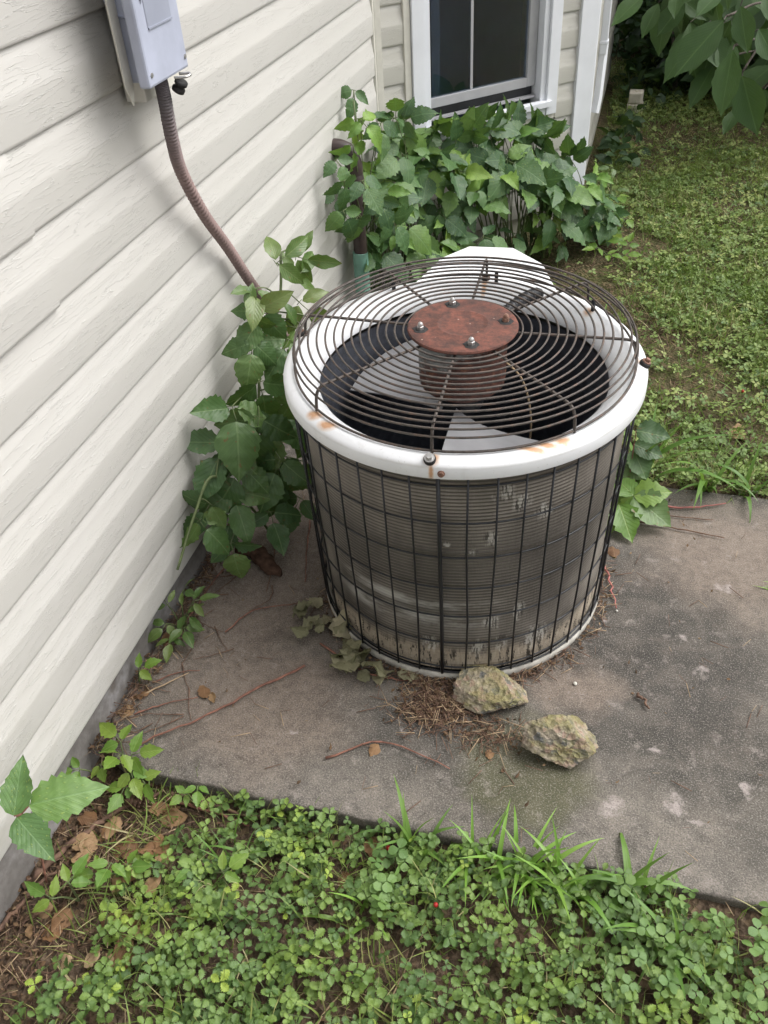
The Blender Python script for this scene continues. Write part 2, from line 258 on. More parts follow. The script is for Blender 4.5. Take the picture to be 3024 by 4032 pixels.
g = G('brown_conduit'); v = g.co(); n = g.noise(v, 12, 4); c = g.mix(g.map(g.sep(v)[2], .95, 1.10), g.mix(n, (.19, .135, .125), (.27, .19, .175)), (.13, .115, .12))  # brown mottle below, even darker grey towards the top
M['conduit'] = g.done(g.pbsdf(c, .6, 0, None, .4))
M['brownpipe'] = simple('brown_pipe', (.050, .034, .032), .5, var=.35, sc=25, bump=.2)
M['greenpipe'] = simple('pale_green_pipe', (.17, .34, .27), .5, var=.18, sc=30, bump=.1)
M['creambox'] = simple('cream_plastic', (.62, .57, .48), .5, var=.12, sc=20)
M['roof'] = simple('grey_roof_shingle', (.11, .105, .10), .9, var=.3, sc=30, bump=.5)

# ------------------------------------------------------------------ mesh helpers
class MB:
    def __init__(s): s.v = []; s.f = []; s.uv = None
    def quad(s, a, b, c, d): k = len(s.v); s.v += [a, b, c, d]; s.f.append((k, k+1, k+2, k+3)); return s
    def box(s, a, b, mat=None):
        k = len(s.v); x0, y0, z0 = a; x1, y1, z1 = b
        P = [(x0, y0, z0), (x1, y0, z0), (x1, y1, z0), (x0, y1, z0), (x0, y0, z1), (x1, y0, z1), (x1, y1, z1), (x0, y1, z1)]
        s.v += [tuple(mat @ Vector(p)) if mat else p for p in P]
        s.f += [tuple(k+i for i in q) for q in ((0, 3, 2, 1), (4, 5, 6, 7), (0, 1, 5, 4), (1, 2, 6, 5), (2, 3, 7, 6), (3, 0, 4, 7))]; return s
    def prism(s, pts, z0, z1):
        k = len(s.v); n = len(pts); s.v += [(x, y, z0) for x, y in pts] + [(x, y, z1) for x, y in pts]
        s.f.append(tuple(k+n-1-i for i in range(n))); s.f.append(tuple(k+n+i for i in range(n)))
        for i in range(n): j = (i+1) % n; s.f.append((k+i, k+j, k+n+j, k+n+i))
        return s
    def lathe(s, prof, seg=48, closed=False):
        k = len(s.v); n = len(prof)
        for j in range(seg):
            a = 2*pi*j/seg; c, si = math.cos(a), math.sin(a)
            s.v += [(r*c, r*si, z) for r, z in prof]
        for j in range(seg):
            j2 = (j+1) % seg
            for i in range(n if closed else n-1):
                i2 = (i+1) % n
                s.f.append((k+j*n+i, k+j2*n+i, k+j2*n+i2, k+j*n+i2))
        return s
    def tube(s, path, rad, seg=6, cap=True, ring=None):
        path = [Vector(p) for p in path]; n = len(path); k0 = len(s.v); up = Vector((0.13, .21, .97))
        rads = rad if isinstance(rad, (list, tuple)) else [rad]*n
        prev = None
        for i, p in enumerate(path):
            d = (path[min(i+1, n-1)] - path[max(i-1, 0)]).normalized()
            if prev is None: a = d.cross(up); a = a if a.length > 1e-3 else d.cross(Vector((1, 0, 0)))
            else: a = prev - d*prev.dot(d)
            a.normalize(); b = d.cross(a); prev = a
            for j in range(seg):
                t = 2*pi*j/seg; s.v.append(tuple(p + (a*math.cos(t) + b*math.sin(t))*rads[i]))
        for i in range(n-1):
            for j in range(seg):
                j2 = (j+1) % seg; s.f.append((k0+i*seg+j, k0+i*seg+j2, k0+(i+1)*seg+j2, k0+(i+1)*seg+j))
        if cap: s.f.append(tuple(k0+seg-1-j for j in range(seg))); s.f.append(tuple(k0+(n-1)*seg+j for j in range(seg)))
        return s
    def torus(s, R, z, r, seg=96, sub=6):
        return s.lathe([(R + r*math.cos(2*pi*i/sub), z + r*math.sin(2*pi*i/sub)) for i in range(sub)], seg, True)
    def mesh(s, name, smooth=False, uv=None):
        me = bpy.data.meshes.new(name); me.from_pydata(s.v, [], s.f)
        if uv is not None:
            L = me.uv_layers.new(name='UVMap'); li = np.zeros(len(me.loops), np.int32); me.loops.foreach_get('vertex_index', li)
            L.data.foreach_set('uv', np.asarray(uv, np.float32)[li].ravel())
        if smooth: me.shade_smooth()
        me.update(); return me
    def build(s, name, mat, parent=None, smooth=False, auto=None, bevel=0):
        me = s.mesh(name, smooth)
        if bevel:
            bm = bmesh.new(); bm.from_mesh(me); bmesh.ops.bevel(bm, geom=bm.edges[:], offset=bevel, segments=2, profile=.5, affect='EDGES', clamp_overlap=True); bm.to_mesh(me); bm.free()
        if auto: me.shade_smooth(); me.set_sharp_from_angle(angle=math.radians(auto))
        return link(name, me, mat, parent)
def link(name, me, mat, parent=None, mx=None):
    if mat is not None and not me.materials: me.materials.append(M[mat] if isinstance(mat, str) else mat)
    o = bpy.data.objects.new(name, me); COL.objects.link(o)
    if parent is not None:
        o.parent = parent
        P = parent.matrix_basis if parent.parent is None else parent.parent.matrix_basis @ parent.matrix_basis
        if mx is not None: o.matrix_basis = P.inverted() @ mx
    elif mx is not None: o.matrix_basis = mx
    return o
def empty(name, loc=(0, 0, 0), rz=0):
    o = bpy.data.objects.new(name, None); COL.objects.link(o); o.empty_display_size = .05
    o.matrix_basis = Matrix.Translation(loc) @ Matrix.Rotation(rz, 4, 'Z'); return o
def tag(o, label=None, cat=None, group=None, kind=None):
    if label: o['label'] = label
    if cat: o['category'] = cat
    if group: o['group'] = group
    if kind: o['kind'] = kind
    return o
def orient(base, d, nrm, s=1., sx=None):
    y = Vector(d).normalized(); n = Vector(nrm); z = n - y*n.dot(y)
    if z.length < 1e-4: z = y.orthogonal()
    z.normalize(); x = y.cross(z); sx = s if sx is None else sx
    return Matrix(((x.x*sx, y.x*s, z.x*s, base[0]), (x.y*sx, y.y*s, z.y*s, base[1]), (x.z*sx, y.z*s, z.z*s, base[2]), (0, 0, 0, 1)))
def catmull(pts, n=8):
    pts = [Vector(p) for p in pts]
    if len(pts) < 3: return [pts[0].lerp(pts[-1], i/n) for i in range(n+1)]
    P = [pts[0]*2 - pts[1]] + pts + [pts[-1]*2 - pts[-2]]; out = []
    for i in range(1, len(P)-2):
        p0, p1, p2, p3 = P[i-1:i+3]
        for k in range(n):
            t = k/n; out.append(.5*((2*p1) + (p2-p0)*t + (2*p0-5*p1+4*p2-p3)*t*t + (3*p1-p0-3*p2+p3)*t**3))
    out.append(pts[-1]); return out

def leaf_geo(st=9, width=.32, peak=.38, tip=1.15, teeth=.0, fold=.18, droop=.25, wave=.03, notch=0., seed=0, base=.0):
    """a leaf along +Y, length 1, face +Z -> verts, faces, uv"""
    q = random.Random(seed); V = []; F = []; U = []
    n = st
    for i in range(n+1):
        t = i/n
        a = math.log(.5)/math.log(peak); w = math.sin(pi*min(1, t**a))**.85 if 0 < t < 1 else 0
        if t > peak: w = w**tip
        w = (w*(1-base) + base*(1-t)*(1 if t > 0 else 0))*width
        if teeth and 0 < i < n: w *= 1 + (teeth if i % 2 else -teeth)*(1 if t > .2 else .3)
        zc = -droop*t*t + q.uniform(-wave, wave)*.3
        wl, wr = w*q.uniform(.93, 1.07), w*q.uniform(.93, 1.07)
        yo = (-teeth*.12 if i % 2 else 0)
        k = len(V)
        V += [(-wl, t - .0 + yo, zc + fold*wl + q.uniform(-wave, wave)), (-wl*.5, t, zc + fold*wl*.45), (0, t, zc), (wr*.5, t, zc + fold*wr*.45), (wr, t + yo, zc + fold*wr + q.uniform(-wave, wave))]
        mw = 2*width
        U += [(.5 - wl/mw, t), (.5 - wl*.5/mw, t), (.5, t), (.5 + wr*.5/mw, t), (.5 + wr/mw, t)]
        if i:
            for j in range(4): F.append((k-5+j, k-4+j, k+1+j, k+j))
    return V, F, U
def leaf_mesh(name, mat, **kw):
    V, F, U = leaf_geo(**kw); mb = MB(); mb.v = V; mb.f = F
    me = mb.mesh(name, True, U); me.materials.append(M[mat]); return me
LM = {}
for i in range(4):
    LM['ivy%d' % i] = leaf_mesh('leaf_ivy', 'ivy', st=15, width=.29+.03*i, peak=.38, tip=1.2, teeth=.08, fold=.30-.14*i, droop=.10+.14*i, wave=.035, seed=i)
    LM['gall%d' % i] = leaf_mesh('leaf_galled', 'ivy_galled', st=11, width=.27+.03*i, peak=.40, tip=1.2, teeth=.10, fold=.3, droop=.35+.12*i, wave=.06, seed=10+i)
    LM['young%d' % i] = leaf_mesh('leaf_young', 'ivy_young', st=11, width=.25+.02*i, peak=.40, tip=1.35, teeth=.12, fold=.22, droop=.18, wave=.03, seed=20+i)
    LM['vine%d' % i] = leaf_mesh('leaf_vine', 'vine', st=15, width=.31+.04*i, peak=.38, tip=1.12, teeth=.05, fold=.28-.14*i, droop=.1+.15*i, wave=.05, seed=30+i)
    LM['ash%d' % i] = leaf_mesh('leaf_pale', 'ash', st=9, width=.20+.03*i, peak=.45, tip=1.1, teeth=.02, fold=.25, droop=.15+.1*i, wave=.04, seed=40+i)
    LM['paw%d' % i] = leaf_mesh('leaf_broad', 'pawpaw', st=12, width=.20+.015*i, peak=.50, tip=1.45, teeth=0, fold=.25, droop=.10, wave=.012, seed=50+i)
    LM['dead%d' % i] = leaf_mesh('leaf_dead', 'dead', st=8, width=.27+.05*i, peak=.42, tip=1.1, teeth=.07, fold=.35-.25*i, droop=-.25+.2*i, wave=.12, seed=60+i)
    LM['wither%d' % i] = leaf_mesh('leaf_withered', 'withered', st=9, width=.30+.05*i, peak=.40, tip=1.1, teeth=.09, fold=.6-.4*i, droop=.5-.4*i, wave=.13, seed=70+i)

def scatter(name, templates, mx, tint, mat, parent=None, pick=None):
    """joins thousands of small pieces into one mesh; templates: list of (V,F,U), mx: (N,4,4)"""
    N = len(mx); pick = NR.integers(0, len(templates), N) if pick is None else pick
    vs_, ls, lt, us, tt = [], [], [], [], []; k = 0
    for ti, (V, F, U) in enumerate(templates):
        idx = np.nonzero(pick == ti)[0]
        if not len(idx): continue
        V = np.asarray(V, float); Vh = np.c_[V, np.ones(len(V))]
        W = np.einsum('nij,vj->nvi', mx[idx], Vh)[:, :, :3]
        vs_.append(W.reshape(-1, 3)); fl = np.concatenate([np.asarray(f) for f in F]); sizes = np.array([len(f) for f in F])
        offs = k + np.arange(len(idx))*len(V); k += len(idx)*len(V)
        ls.append((fl[None, :] + offs[:, None]).ravel()); lt.append(np.tile(sizes, len(idx)))
        us.append(np.tile(np.asarray(U, float)[fl], (len(idx), 1))); tt.append(np.repeat(tint[idx], len(V)))
    vs_ = np.concatenate(vs_); ls = np.concatenate(ls); lt = np.concatenate(lt); us = np.concatenate(us); tt = np.concatenate(tt)
    me = bpy.data.meshes.new(name); me.vertices.add(len(vs_)); me.vertices.foreach_set('co', vs_.astype(np.float32).ravel())
    me.loops.add(len(ls)); me.loops.foreach_set('vertex_index', ls.astype(np.int32))
    me.polygons.add(len(lt)); me.polygons.foreach_set('loop_start', np.concatenate([[0], np.cumsum(lt)[:-1]]).astype(np.int32))
    me.update(calc_edges=True)
    L = me.uv_layers.new(name='UVMap'); L.data.foreach_set('uv', us.astype(np.float32).ravel())
    A = me.attributes.new('tint', 'FLOAT', 'POINT'); A.data.foreach_set('value', tt.astype(np.float32))
    me.shade_smooth(); me.validate()
    return link(name, me, mat, parent)
def mats_random(pos, scale, tilt=.5, yaw=None):
    N = len(pos); yaw = NR.uniform(0, 2*pi, N) if yaw is None else yaw; a = NR.normal(0, tilt, N); b = NR.normal(0, tilt, N)
    cz, sz, ca, sa, cb, sb = np.cos(yaw), np.sin(yaw), np.cos(a), np.sin(a), np.cos(b), np.sin(b); Z = np.zeros(N); O = np.ones(N)
    Rz = np.stack([np.stack([cz, -sz, Z], -1), np.stack([sz, cz, Z], -1), np.stack([Z, Z, O], -1)], 1)
    Rx = np.stack([np.stack([O, Z, Z], -1), np.stack([Z, ca, -sa], -1), np.stack([Z, sa, ca], -1)], 1)
    Ry = np.stack([np.stack([cb, Z, sb], -1), np.stack([Z, O, Z], -1), np.stack([-sb, Z, cb], -1)], 1)
    R = Rx @ Ry @ Rz * np.asarray(scale).reshape(-1, 1, 1); m = np.zeros((N, 4, 4)); m[:, :3, :3] = R; m[:, :3, 3] = pos; m[:, 3, 3] = 1; return m
def comb_geo(parts):
    V, F, U = [], [], []
    for (v, f, u), mx in parts:
        k = len(V); V += [tuple(mx @ Vector(p)) for p in v]; F += [tuple(i+k for i in q) for q in f]; U += list(u)
    return V, F, U

# ------------------------------------------------------------------ ground
SX0, SX1, SY0, SY1 = -.018, 1.46, .818, 1.978
def gz(x, y):
    t = min(1, max(0, (y-1.0)/1.0)); t = t*t*(3-2*t); z = -.050 + .024*min(1, max(0, (x-.45)/.6)) + t*.030; z = min(z, -.006)
    t2 = min(1, max(0, (x-1.2)/.4)); z = z*(1-t2) + t2*max(z, -.030)
    far = max(0, y-2.5); z += .004*min(far, 4)
    z += .010*noise.noise((x*4, y*4, 0)) + .005*noise.noise((x*17, y*17, 3))
    if SX0+.02 < x < SX1-.02 and SY0+.02 < y < SY1-.02:
        z = min(z, -.03)
    return z
xs = [-70, -40, -20, -10, -5, -2, -1, -.5] + list(np.arange(-.2, 2.6, .025)) + list(np.arange(2.6, 5, .1)) + [5.5, 6, 8, 12, 20, 40, 80]
ys = [-70, -40, -20, -10, -5, -2, -1, -.4] + list(np.arange(-.1, 2.4, .025)) + list(np.arange(2.4, 7.5, .06)) + [8, 9, 10, 13, 20, 40, 60, 90]
gm = MB(); nx = len(xs)
gm.v = [(x, y, gz(x, y)) for y in ys for x in xs]
gm.f = [(j*nx+i, j*nx+i+1, (j+1)*nx+i+1, (j+1)*nx+i) for j in range(len(ys)-1) for i in range(nx-1)]
tag(gm.build('ground', 'soil', smooth=True), 'bare brown soil and litter under the lawn', kind='structure')
# concrete pad
sm = bmesh.new()
pts = [(SX0, SY1), (SX0, .93), (.006, .872), (.030, .838), (.075, SY0), (SX1, SY0), (SX1, SY1)]
dens = []
for i, p in enumerate(pts):
    q = pts[(i+1) % len(pts)]; L = math.dist(p, q); n = max(1, int(L/.03))
    dens += [(p[0] + (q[0]-p[0])*k/n, p[1] + (q[1]-p[1])*k/n) for k in range(n)]
cx, cy = .72, 1.4
def inset(p, d): v = Vector((cx-p[0], cy-p[1])); v.normalize(); return (p[0]+v.x*d, p[1]+v.y*d)
rings = []
for d, z in ((.0, -.075), (0, -.008), (.002, -.003), (.006, -.0008), (.02, 0)):
    ring = []
    for p in dens:
        j = .0045*noise.noise((p[0]*31, p[1]*31, z*60)) + max(0, .012*noise.noise((p[0]*13, p[1]*13, 9)) - .003)*(1 if z > -.05 else .3) + .004*noise.noise((p[0]*6, p[1]*6, 1))
        a = inset(p, d + j + (.004 if z == -.075 else 0)); ring.append(sm.verts.new((a[0], a[1], z + (.0015*noise.noise((p[0]*30, p[1]*30, 7)) if z > -.05 else 0))))
    rings.append(ring)
for a, b in zip(rings, rings[1:]):
    for i in range(len(a)): j = (i+1) % len(a); sm.faces.new((a[i], b[i], b[j], a[j]))
sm.faces.new(rings[-1][::-1])
bmesh.ops.recalc_face_normals(sm, faces=sm.faces)
sme = bpy.data.meshes.new('concrete_pad'); sm.to_mesh(sme); sm.free(); sme.shade_smooth(); sme.set_sharp_from_angle(angle=math.radians(50))
slab = link('concrete_pad', sme, 'slab'); tag(slab, 'stained grey concrete pad under the round condenser', kind='structure')

# ------------------------------------------------------------------ house
PCH = .127; Z0 = .1154; CY = 3.19
house = empty('house'); tag(house, 'cream vinyl-sided house with a bay and a white framed window', 'house')
TOP = 23
MB().box((-.25, -4, -.3), (-.022, CY+.6, .16)).build('foundation_wall', 'foundation', house)
MB().box((-.2, -4, .161), (-.012, CY+.25, Z0+TOP*PCH)).build('wall', 'cream_trim', house)
PROF = [(-.006, PCH+.012), (.0062, PCH-.001), (.0086, .100), (.0128, .0735), (.0141, .0675), (.0148, .0635), (.0150, .0590), (.0147, .045), (.0138, .006), (.0134, .0025), (.0118, .0), (.004, .0005)]
def board(x0, x1, mat, parent, mx, thick=0., seams=()):
    mb = MB(); n = len(PROF)
    cuts = [x0] + [s for s, _ in seams] + [x1]; k = 0
    stat = []
    for i in range(len(cuts)-1):
        lift = seams[i][1] if i < len(seams) else 0.
        m = max(2, int((cuts[i+1]-cuts[i])/.25)+1)
        for j in range(m+1):
            x = cuts[i] + (cuts[i+1]-cuts[i])*j/m
            stat.append((x, lift))
    for x, lift in stat:
        w = .0010*noise.noise((x*1.7, mx[2][3]*9, 2))
        mb.v += [(x, -(o + lift + w), z - (lift*.8 if z < .05 else 0)) for o, z in PROF]
    for i in range(len(stat)-1):
        for j in range(n-1): mb.f.append((i*n+j, i*n+j+1, (i+1)*n+j+1, (i+1)*n+j))
    me = mb.mesh('siding_board', True); me.set_sharp_from_angle(angle=math.radians(55))
    return link('siding_board', me, mat, parent, mx)
SEAM = 1.143
# local board frame: X along the wall, -Y outwards, Z up ; left wall runs along +Y with outward +X
LEFT = Matrix(((0, -1, 0, 0), (1, 0, 0, 0), (0, 0, 1, 0), (0, 0, 0, 1)))
for i in range(TOP):
    sp = {8: .62, 7: .68, 5: 2.2, 4: 1.9, 2: 1.1, 9: 2.4, 0: 2.0, 11: .9}.get(i, rnd.uniform(-2, -.5))
    sp = {7: SEAM, 6: SEAM + .004}.get(i, rnd.choice([-1.2, -.8]))
    mx = Matrix.Translation((0, 0, Z0 + i*PCH)) @ LEFT
    board(-4, CY-.012, 'siding', house, mx, seams=[(sp, .0036)])
BD = Vector((math.sin(pi/4), math.cos(pi/4), 0)); BN = Vector((BD.y, -BD.x, 0))     # along the bay, outward
BAY = Matrix(((BD.x, -BN.x, 0, 0), (BD.y, -BN.y, 0, CY), (0, 0, 1, 0), (0, 0, 0, 1)))
W0, W1, WB, WT = .151, .826, .475, 1.75           # outer casing of the window on the bay
for i in range(TOP):
    z0, z1 = Z0 + i*PCH - .048, Z0 + (i+1)*PCH - .048
    mx = Matrix.Translation((0, 0, z0)) @ BAY
    if z1 < WB - .0 or z0 > WT: board(.022, .93, 'siding_bay', house, mx)
    else:
        board(.022, W0-.022, 'siding_bay', house, mx); board(W1+.006, .93, 'siding_bay', house, mx)
def bay_part(name, mat, parent, boxes, bevel=.0015):
    mb = MB()
    for (s0, o0, z0, s1, o1, z1) in boxes: mb.box((s0, -o1, z0), (s1, -o0, z1))
    me = mb.mesh(name)
    bm = bmesh.new(); bm.from_mesh(me); bmesh.ops.bevel(bm, geom=bm.edges[:], offset=bevel, segments=2, affect='EDGES', clamp_overlap=True); bm.to_mesh(me); bm.free()
    me.shade_smooth(); me.set_sharp_from_angle(angle=math.radians(40))
    return link(name, me, mat, parent, BAY)
HT = Z0 + TOP*PCH
bay_part('bay_wall', 'cream_trim', house, [(-.15, -.10, -.3, W0+.03, -.008, HT), (W1-.03, -.10, -.3, .99, -.008, HT), (W0+.03, -.10, -.3, W1-.03, -.008, WB+.02), (W0+.03, -.10, WT-.02, W1-.03, -.008, HT)])
bay_part('corner_trim', 'cream_trim', house, [(.004, -.004, .05, .030, .020, HT)])
MB().box((-.004, CY-.024, .05), (.017, CY-.006, HT)).build('corner_trim', 'cream_trim', house, bevel=.002)
# white outer corner post: two faces
bay_part('corner_post', 'white', house, [(.922, -.006, -.02, 1.012, .024, HT)])
ex = Vector((0, CY, 0)) + BD*1.012
MB().box((ex.x-.02, ex.y+.0, -.02), (ex.x+.014, ex.y+.095, HT)).build('corner_post', 'white', house, bevel=.002)
MB().box((ex.x-.3, ex.y+.09, -.3), (ex.x-.012, ex.y+2.2, HT)).build('bay_wall', 'cream_trim', house)
RIGHT = Matrix(((0, -1, 0, ex.x-.012), (1, 0, 0, ex.y+.10), (0, 0, 1, 0), (0, 0, 0, 1)))
for i in range(TOP): board(0, 2.1, 'siding_bay', house, Matrix.Translation((0, 0, Z0 + i*PCH - .048)) @ RIGHT)
MB().box((-1.5, -4.4, HT+.002), (.10, CY+3, HT+.18)).build('eave', 'white', house)
MB().prism([(-2.2, -4.5), (.14, -4.5), (.14, CY+3), (-2.2, CY+3)], HT+.183, HT+.22).build('roof', 'roof', house)
# window
win = bay_part('window', 'white', house, [(W0, -.006, WB, W0+.052, .026, WT), (W1-.052, -.006, WB, W1, .026, WT), (W0+.052, -.006, WT-.055, W1-.052, .026, WT), (W0+.052, -.006, WB, W1-.052, .022, WB+.035)])
bay_part('sill', 'white', win, [(W0+.045, .005, WB+.034, W1-.035, .042, WB+.056)])
bay_part('jamb', 'white', win, [(W0+.052, -.05, WB+.036, W0+.082, .014, WT-.055), (W1-.078, -.05, WB+.036, W1-.052, .014, WT-.055)])
bay_part('trim_channel', 'cream_trim', house, [(W0-.030, -.004, WB-.02, W0-.002, .018, WT+.02), (W1+.002, -.004, WB-.02, W1+.012, .014, WT+.02), (W0-.002, -.004, WB-.022, W1+.002, .012, WB-.002)])
sa = bay_part('sash', 'grey_sash', win, [(W0+.082, -.045, .585, W0+.094, -.02, WT-.06), (W1-.122, -.045, .585, W1-.080, -.02, WT-.06), (W0+.094, -.045, .585, W1-.122, -.018, .618)])
bay_part('mullion', 'grey_sash', win, [(.438, -.037, .618, .452, -.030, WT-.06)])
bay_part('lower_rail', 'blackiron', win, [(W0+.082, -.052, WB+.056, W1-.080, -.040, .585)])
bay_part('screen_rail', 'grey_sash', win, [(W0+.083, -.034, WB+.066, W1-.081, -.014, WB+.076)])
bay_part('pane', 'glass', win, [(W0+.094, -.034, .618, W1-.122, -.031, WT-.06)], .0005)
rb = MB()
for (a, b) in (((.1, .7, .2), (.9, .72, 2)), ((.1, .12, .18), (.9, .7, .2)), ((.08, .12, .2), (.1, .7, 2)), ((.9, .12, .2), (.92, .7, 2)), ((.1, .12, 2), (.9, .7, 2.02))): rb.box(a, b)
link('room', rb.mesh('room'), 'room', house, BAY)
cb = MB()
for k in range(10): cb.box((.26+k*.022, .30 + .01*(k % 2), .35), (.284+k*.022, .306 + .01*(k % 2), 1.9))
link('curtain', cb.mesh('curtain'), 'room', house, BAY)

# downspout on the far side of the bay post
ds = empty('downspout', (ex.x+.03, ex.y+.19, 0)); tag(ds, 'white downspout beyond the white corner post of the bay', 'downspout')
MB().box((-.010, -.025, .62), (.020, .020, 2.9)).build('pipe', 'white', ds, bevel=.004)
mb = MB().tube([(.006, 0, .66), (.006, -.010, .60), (.004, -.04, .46), (-.002, -.06, .40)], .019, 4); mb.build('elbow', 'white', ds, auto=40)
MB().box((-.013, -.028, .66), (.023, .023, .672)).build('strap', 'white', ds, bevel=.002)

# ------------------------------------------------------------------ electric box on the left wall
bx = empty('electrical_box', (0, 1.42, 1.15)); tag(bx, 'lavender grey electrical box mounted high on the siding', 'electrical box')
MB().box((.0165, .085, -.045), (.058, .245, .75)).build('mounting_block', 'cream_trim', bx, bevel=.003)
jm = MB(); jo = [(-.002, .002), (.024, .002), (.0245, -.002), (.012, -.030), (.004, -.012)]
jm.v = [(.075, y, z) for y, z in jo] + [(.075, .0245, .75), (.075, -.002, .75)] + [(.071, y+.002, z) for y, z in jo] + [(.071, .0265, .75), (.071, 0, .75)]
jm.f = [(0, 4, 3, 2, 1), (0, 1, 5, 6), (7, 8, 9, 10, 11), (7, 13, 12, 8), (0, 6, 13, 7), (1, 8, 12, 5), (0, 7, 11, 4), (4, 11, 10, 3), (3, 10, 9, 2), (2, 9, 8, 1), (5, 12, 13, 6)]
jm.build('trim_channel', 'cream_trim', bx)
bb = MB().box((.060, .0275, .002), (.104, .150, .72)); body = bb.build('body', 'box', bx, bevel=.004)
cv = MB().box((.100, -.002, .000), (.122, .153, .73)); cover = cv.build('cover', 'box', bx, bevel=.005)
MB().quad((.1228, .03, .085), (.1228, .118, .085), (.1228, .118, .40), (.1228, .03, .40)).box((.1226, .03, .085), (.1245, .118, .088)).build('recessed_plate', 'box_plate', cover)
kn = MB().lathe([(0, .0), (.034, .0), (.036, .002), (.036, .006)], 32); kme = kn.mesh('knockout', True)
link('knockout', kme, 'box', body, bx.matrix_basis @ Matrix.Translation((.090, .027, .14)) @ Matrix.Rotation(pi/2, 4, 'X'))
lt = MB().tube(catmull([(.118, .095, -.004), (.138, .100, -.004), (.142, .112, -.003), (.134, .122, -.003), (.117, .118, -.003)], 4), .0025, 6); lt.build('latch_loop', 'steel', bx, auto=40)
cg = MB().lathe([(0, 0), (.012, 0), (.012, .006), (.009, .008), (.009, .012), (.012, .014), (.012, .02), (0, .02)], 20)
link('cable_gland', cg.mesh('cable_gland', True), 'rubber', bx, bx.matrix_basis @ Matrix.Translation((.108, .118, -.032)) @ Matrix.Rotation(.6, 4, 'Y'))
for y_, z_ in ((.010, .02), (.142, .02)):
    link('screw', MB().lathe([(0, 0), (.004, 0), (.004, .0015), (0, .002)], 10).mesh('screw'), 'steel', cover, bx.matrix_basis @ Matrix.Translation((.1222, y_, z_)) @ Matrix.Rotation(pi/2, 4, 'Y'))
# conduit
cdp = catmull([(.085, 1.522, 1.150), (.084, 1.526, 1.11), (.072, 1.545, 1.03), (.060, 1.578, .955), (.050, 1.655, .84), (.044, 1.75, .725), (.044, 1.83, .61), (.060, 1.905, .48), (.10, 1.93, .36), (.20, 1.92, .26), (.36, 1.90, .20)], 60)
rads = [.0121 + .0016*math.sin(i*1.30) for i in range(len(cdp))]
cd = MB().tube(cdp, rads, 12).build('flexible_conduit', 'conduit', smooth=True)
tag(cd, 'ribbed brown flexible conduit running down the siding from the grey box', 'conduit')

# drain pipe by the corner
dp = empty('drain_pipe', (.075, 2.655, 0)); tag(dp, 'dark brown drain pipe with elbow entering a pale green pipe', 'pipe')
MB().tube(catmull([(-.09, 0, .665), (-.045, 0, .665), (-.012, 0, .650), (0, 0, .615), (0, 0, .58)], 6), .027, 16).build('elbow', 'brownpipe', dp, auto=50)
MB().lathe([(0, .545), (.029, .545), (.030, .55), (.030, .575), (.027, .585), (0, .585)], 20).build('collar', 'brownpipe', dp, auto=40)
MB().tube([(0, 0, .56), (.003, 0, .32)], .0225, 16).build('pipe', 'brownpipe', dp, auto=50)
MB().lathe([(0, -.09), (.026, -.09), (.026, .325), (.023, .327), (0, .32)], 20).build('green_pipe', 'greenpipe', dp, auto=40)

# ------------------------------------------------------------------ round air conditioner
UX, UY = .6453, 1.5192
ac = empty('air_conditioner', (UX, UY, 0)); tag(ac, 'round white-topped air conditioner condenser with rusty fan guard on the concrete pad', 'air conditioner')
lid = MB().lathe([(.3665, .593), (.3690, .5935), (.3696, .5955), (.3692, .6165), (.3682, .6200), (.3650, .6238), (.3590, .6278), (.3510, .6305), (.3430, .6298), (.3330, .6262), (.3220, .6190), (.3110, .6095), (.3030, .6000), (.2985, .5920), (.2975, .5850), (.2995, .5848), (.3050, .596), (.330, .617), (.350, .625), (.363, .612), (.3650, .5945)], 128, True).build('top_cover', 'enamel', ac, auto=50)
cbx = MB().prism([(-.190, .315), (-.150, .495), (-.093, .575), (.020, .580), (.105, .495), (.165, .325), (.09, .354), (0., .366), (-.10, .352)][::-1], .03, .612).build('control_box', 'enamel', ac, bevel=.004)
MB().lathe([(.18, .004), (.3395, .004), (.3412, .007), (.3412, .024), (.3395, .026), (.330, .024), (.325, .012), (.18, .012)], 128, True).build('base_pan', 'pan', ac, auto=50)
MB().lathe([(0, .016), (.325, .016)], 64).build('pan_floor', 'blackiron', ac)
prof = []
NROW = 64
for i in range(NROW*3+1):
    t = i/(NROW*3); z = .026 + t*.558; rr = .3265 + .0135*t
    prof.append((rr + (0, .0024, .0024)[i % 3], z))
MB().lathe(prof, 144).build('coil', 'coil', ac, smooth=True)
prof = [(.300 + (.0022 if i % 2 else 0), .026 + i/130*.55) for i in range(131)]
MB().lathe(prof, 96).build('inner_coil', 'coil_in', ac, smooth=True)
MB().lathe([(0, .02), (.10, .02), (.10, .25), (.085, .29), (.04, .31), (0, .31)], 32).build('compressor', 'blackiron', ac, smooth=True)
# wire cage
def cage_r(z): return .3385 + (z/.59)*.0185
cage = MB().torus(cage_r(.030), .032, .0024, 120, 6).build('wire_cage', 'cage', ac, smooth=True)
for z in (.048, .131, .215, .300, .386, .476, .567): MB().torus(cage_r(z)-.0018, z, .0021, 120, 6).build('hoop_wire', 'cage', cage, smooth=True)
wv = {}
for k in range(42):
    a = math.radians(-86 + 8.5714*k); thick = k == 0
    r0, r1 = cage_r(.028)+.0012, cage_r(.595)+.0012
    me = MB().tube([(r0, 0, .028), (cage_r(.2)+.0012+rnd.uniform(-.0015, .002), rnd.uniform(-.004, .004), .2), (cage_r(.4)+.0012+rnd.uniform(-.0015, .002), rnd.uniform(-.003, .003), .4), (r1, 0, .596)], .0040 if thick else .0022, 6).mesh('upright_wire', True)
    o = link('upright_wire', me, 'cage', cage); o.rotation_euler.z = a
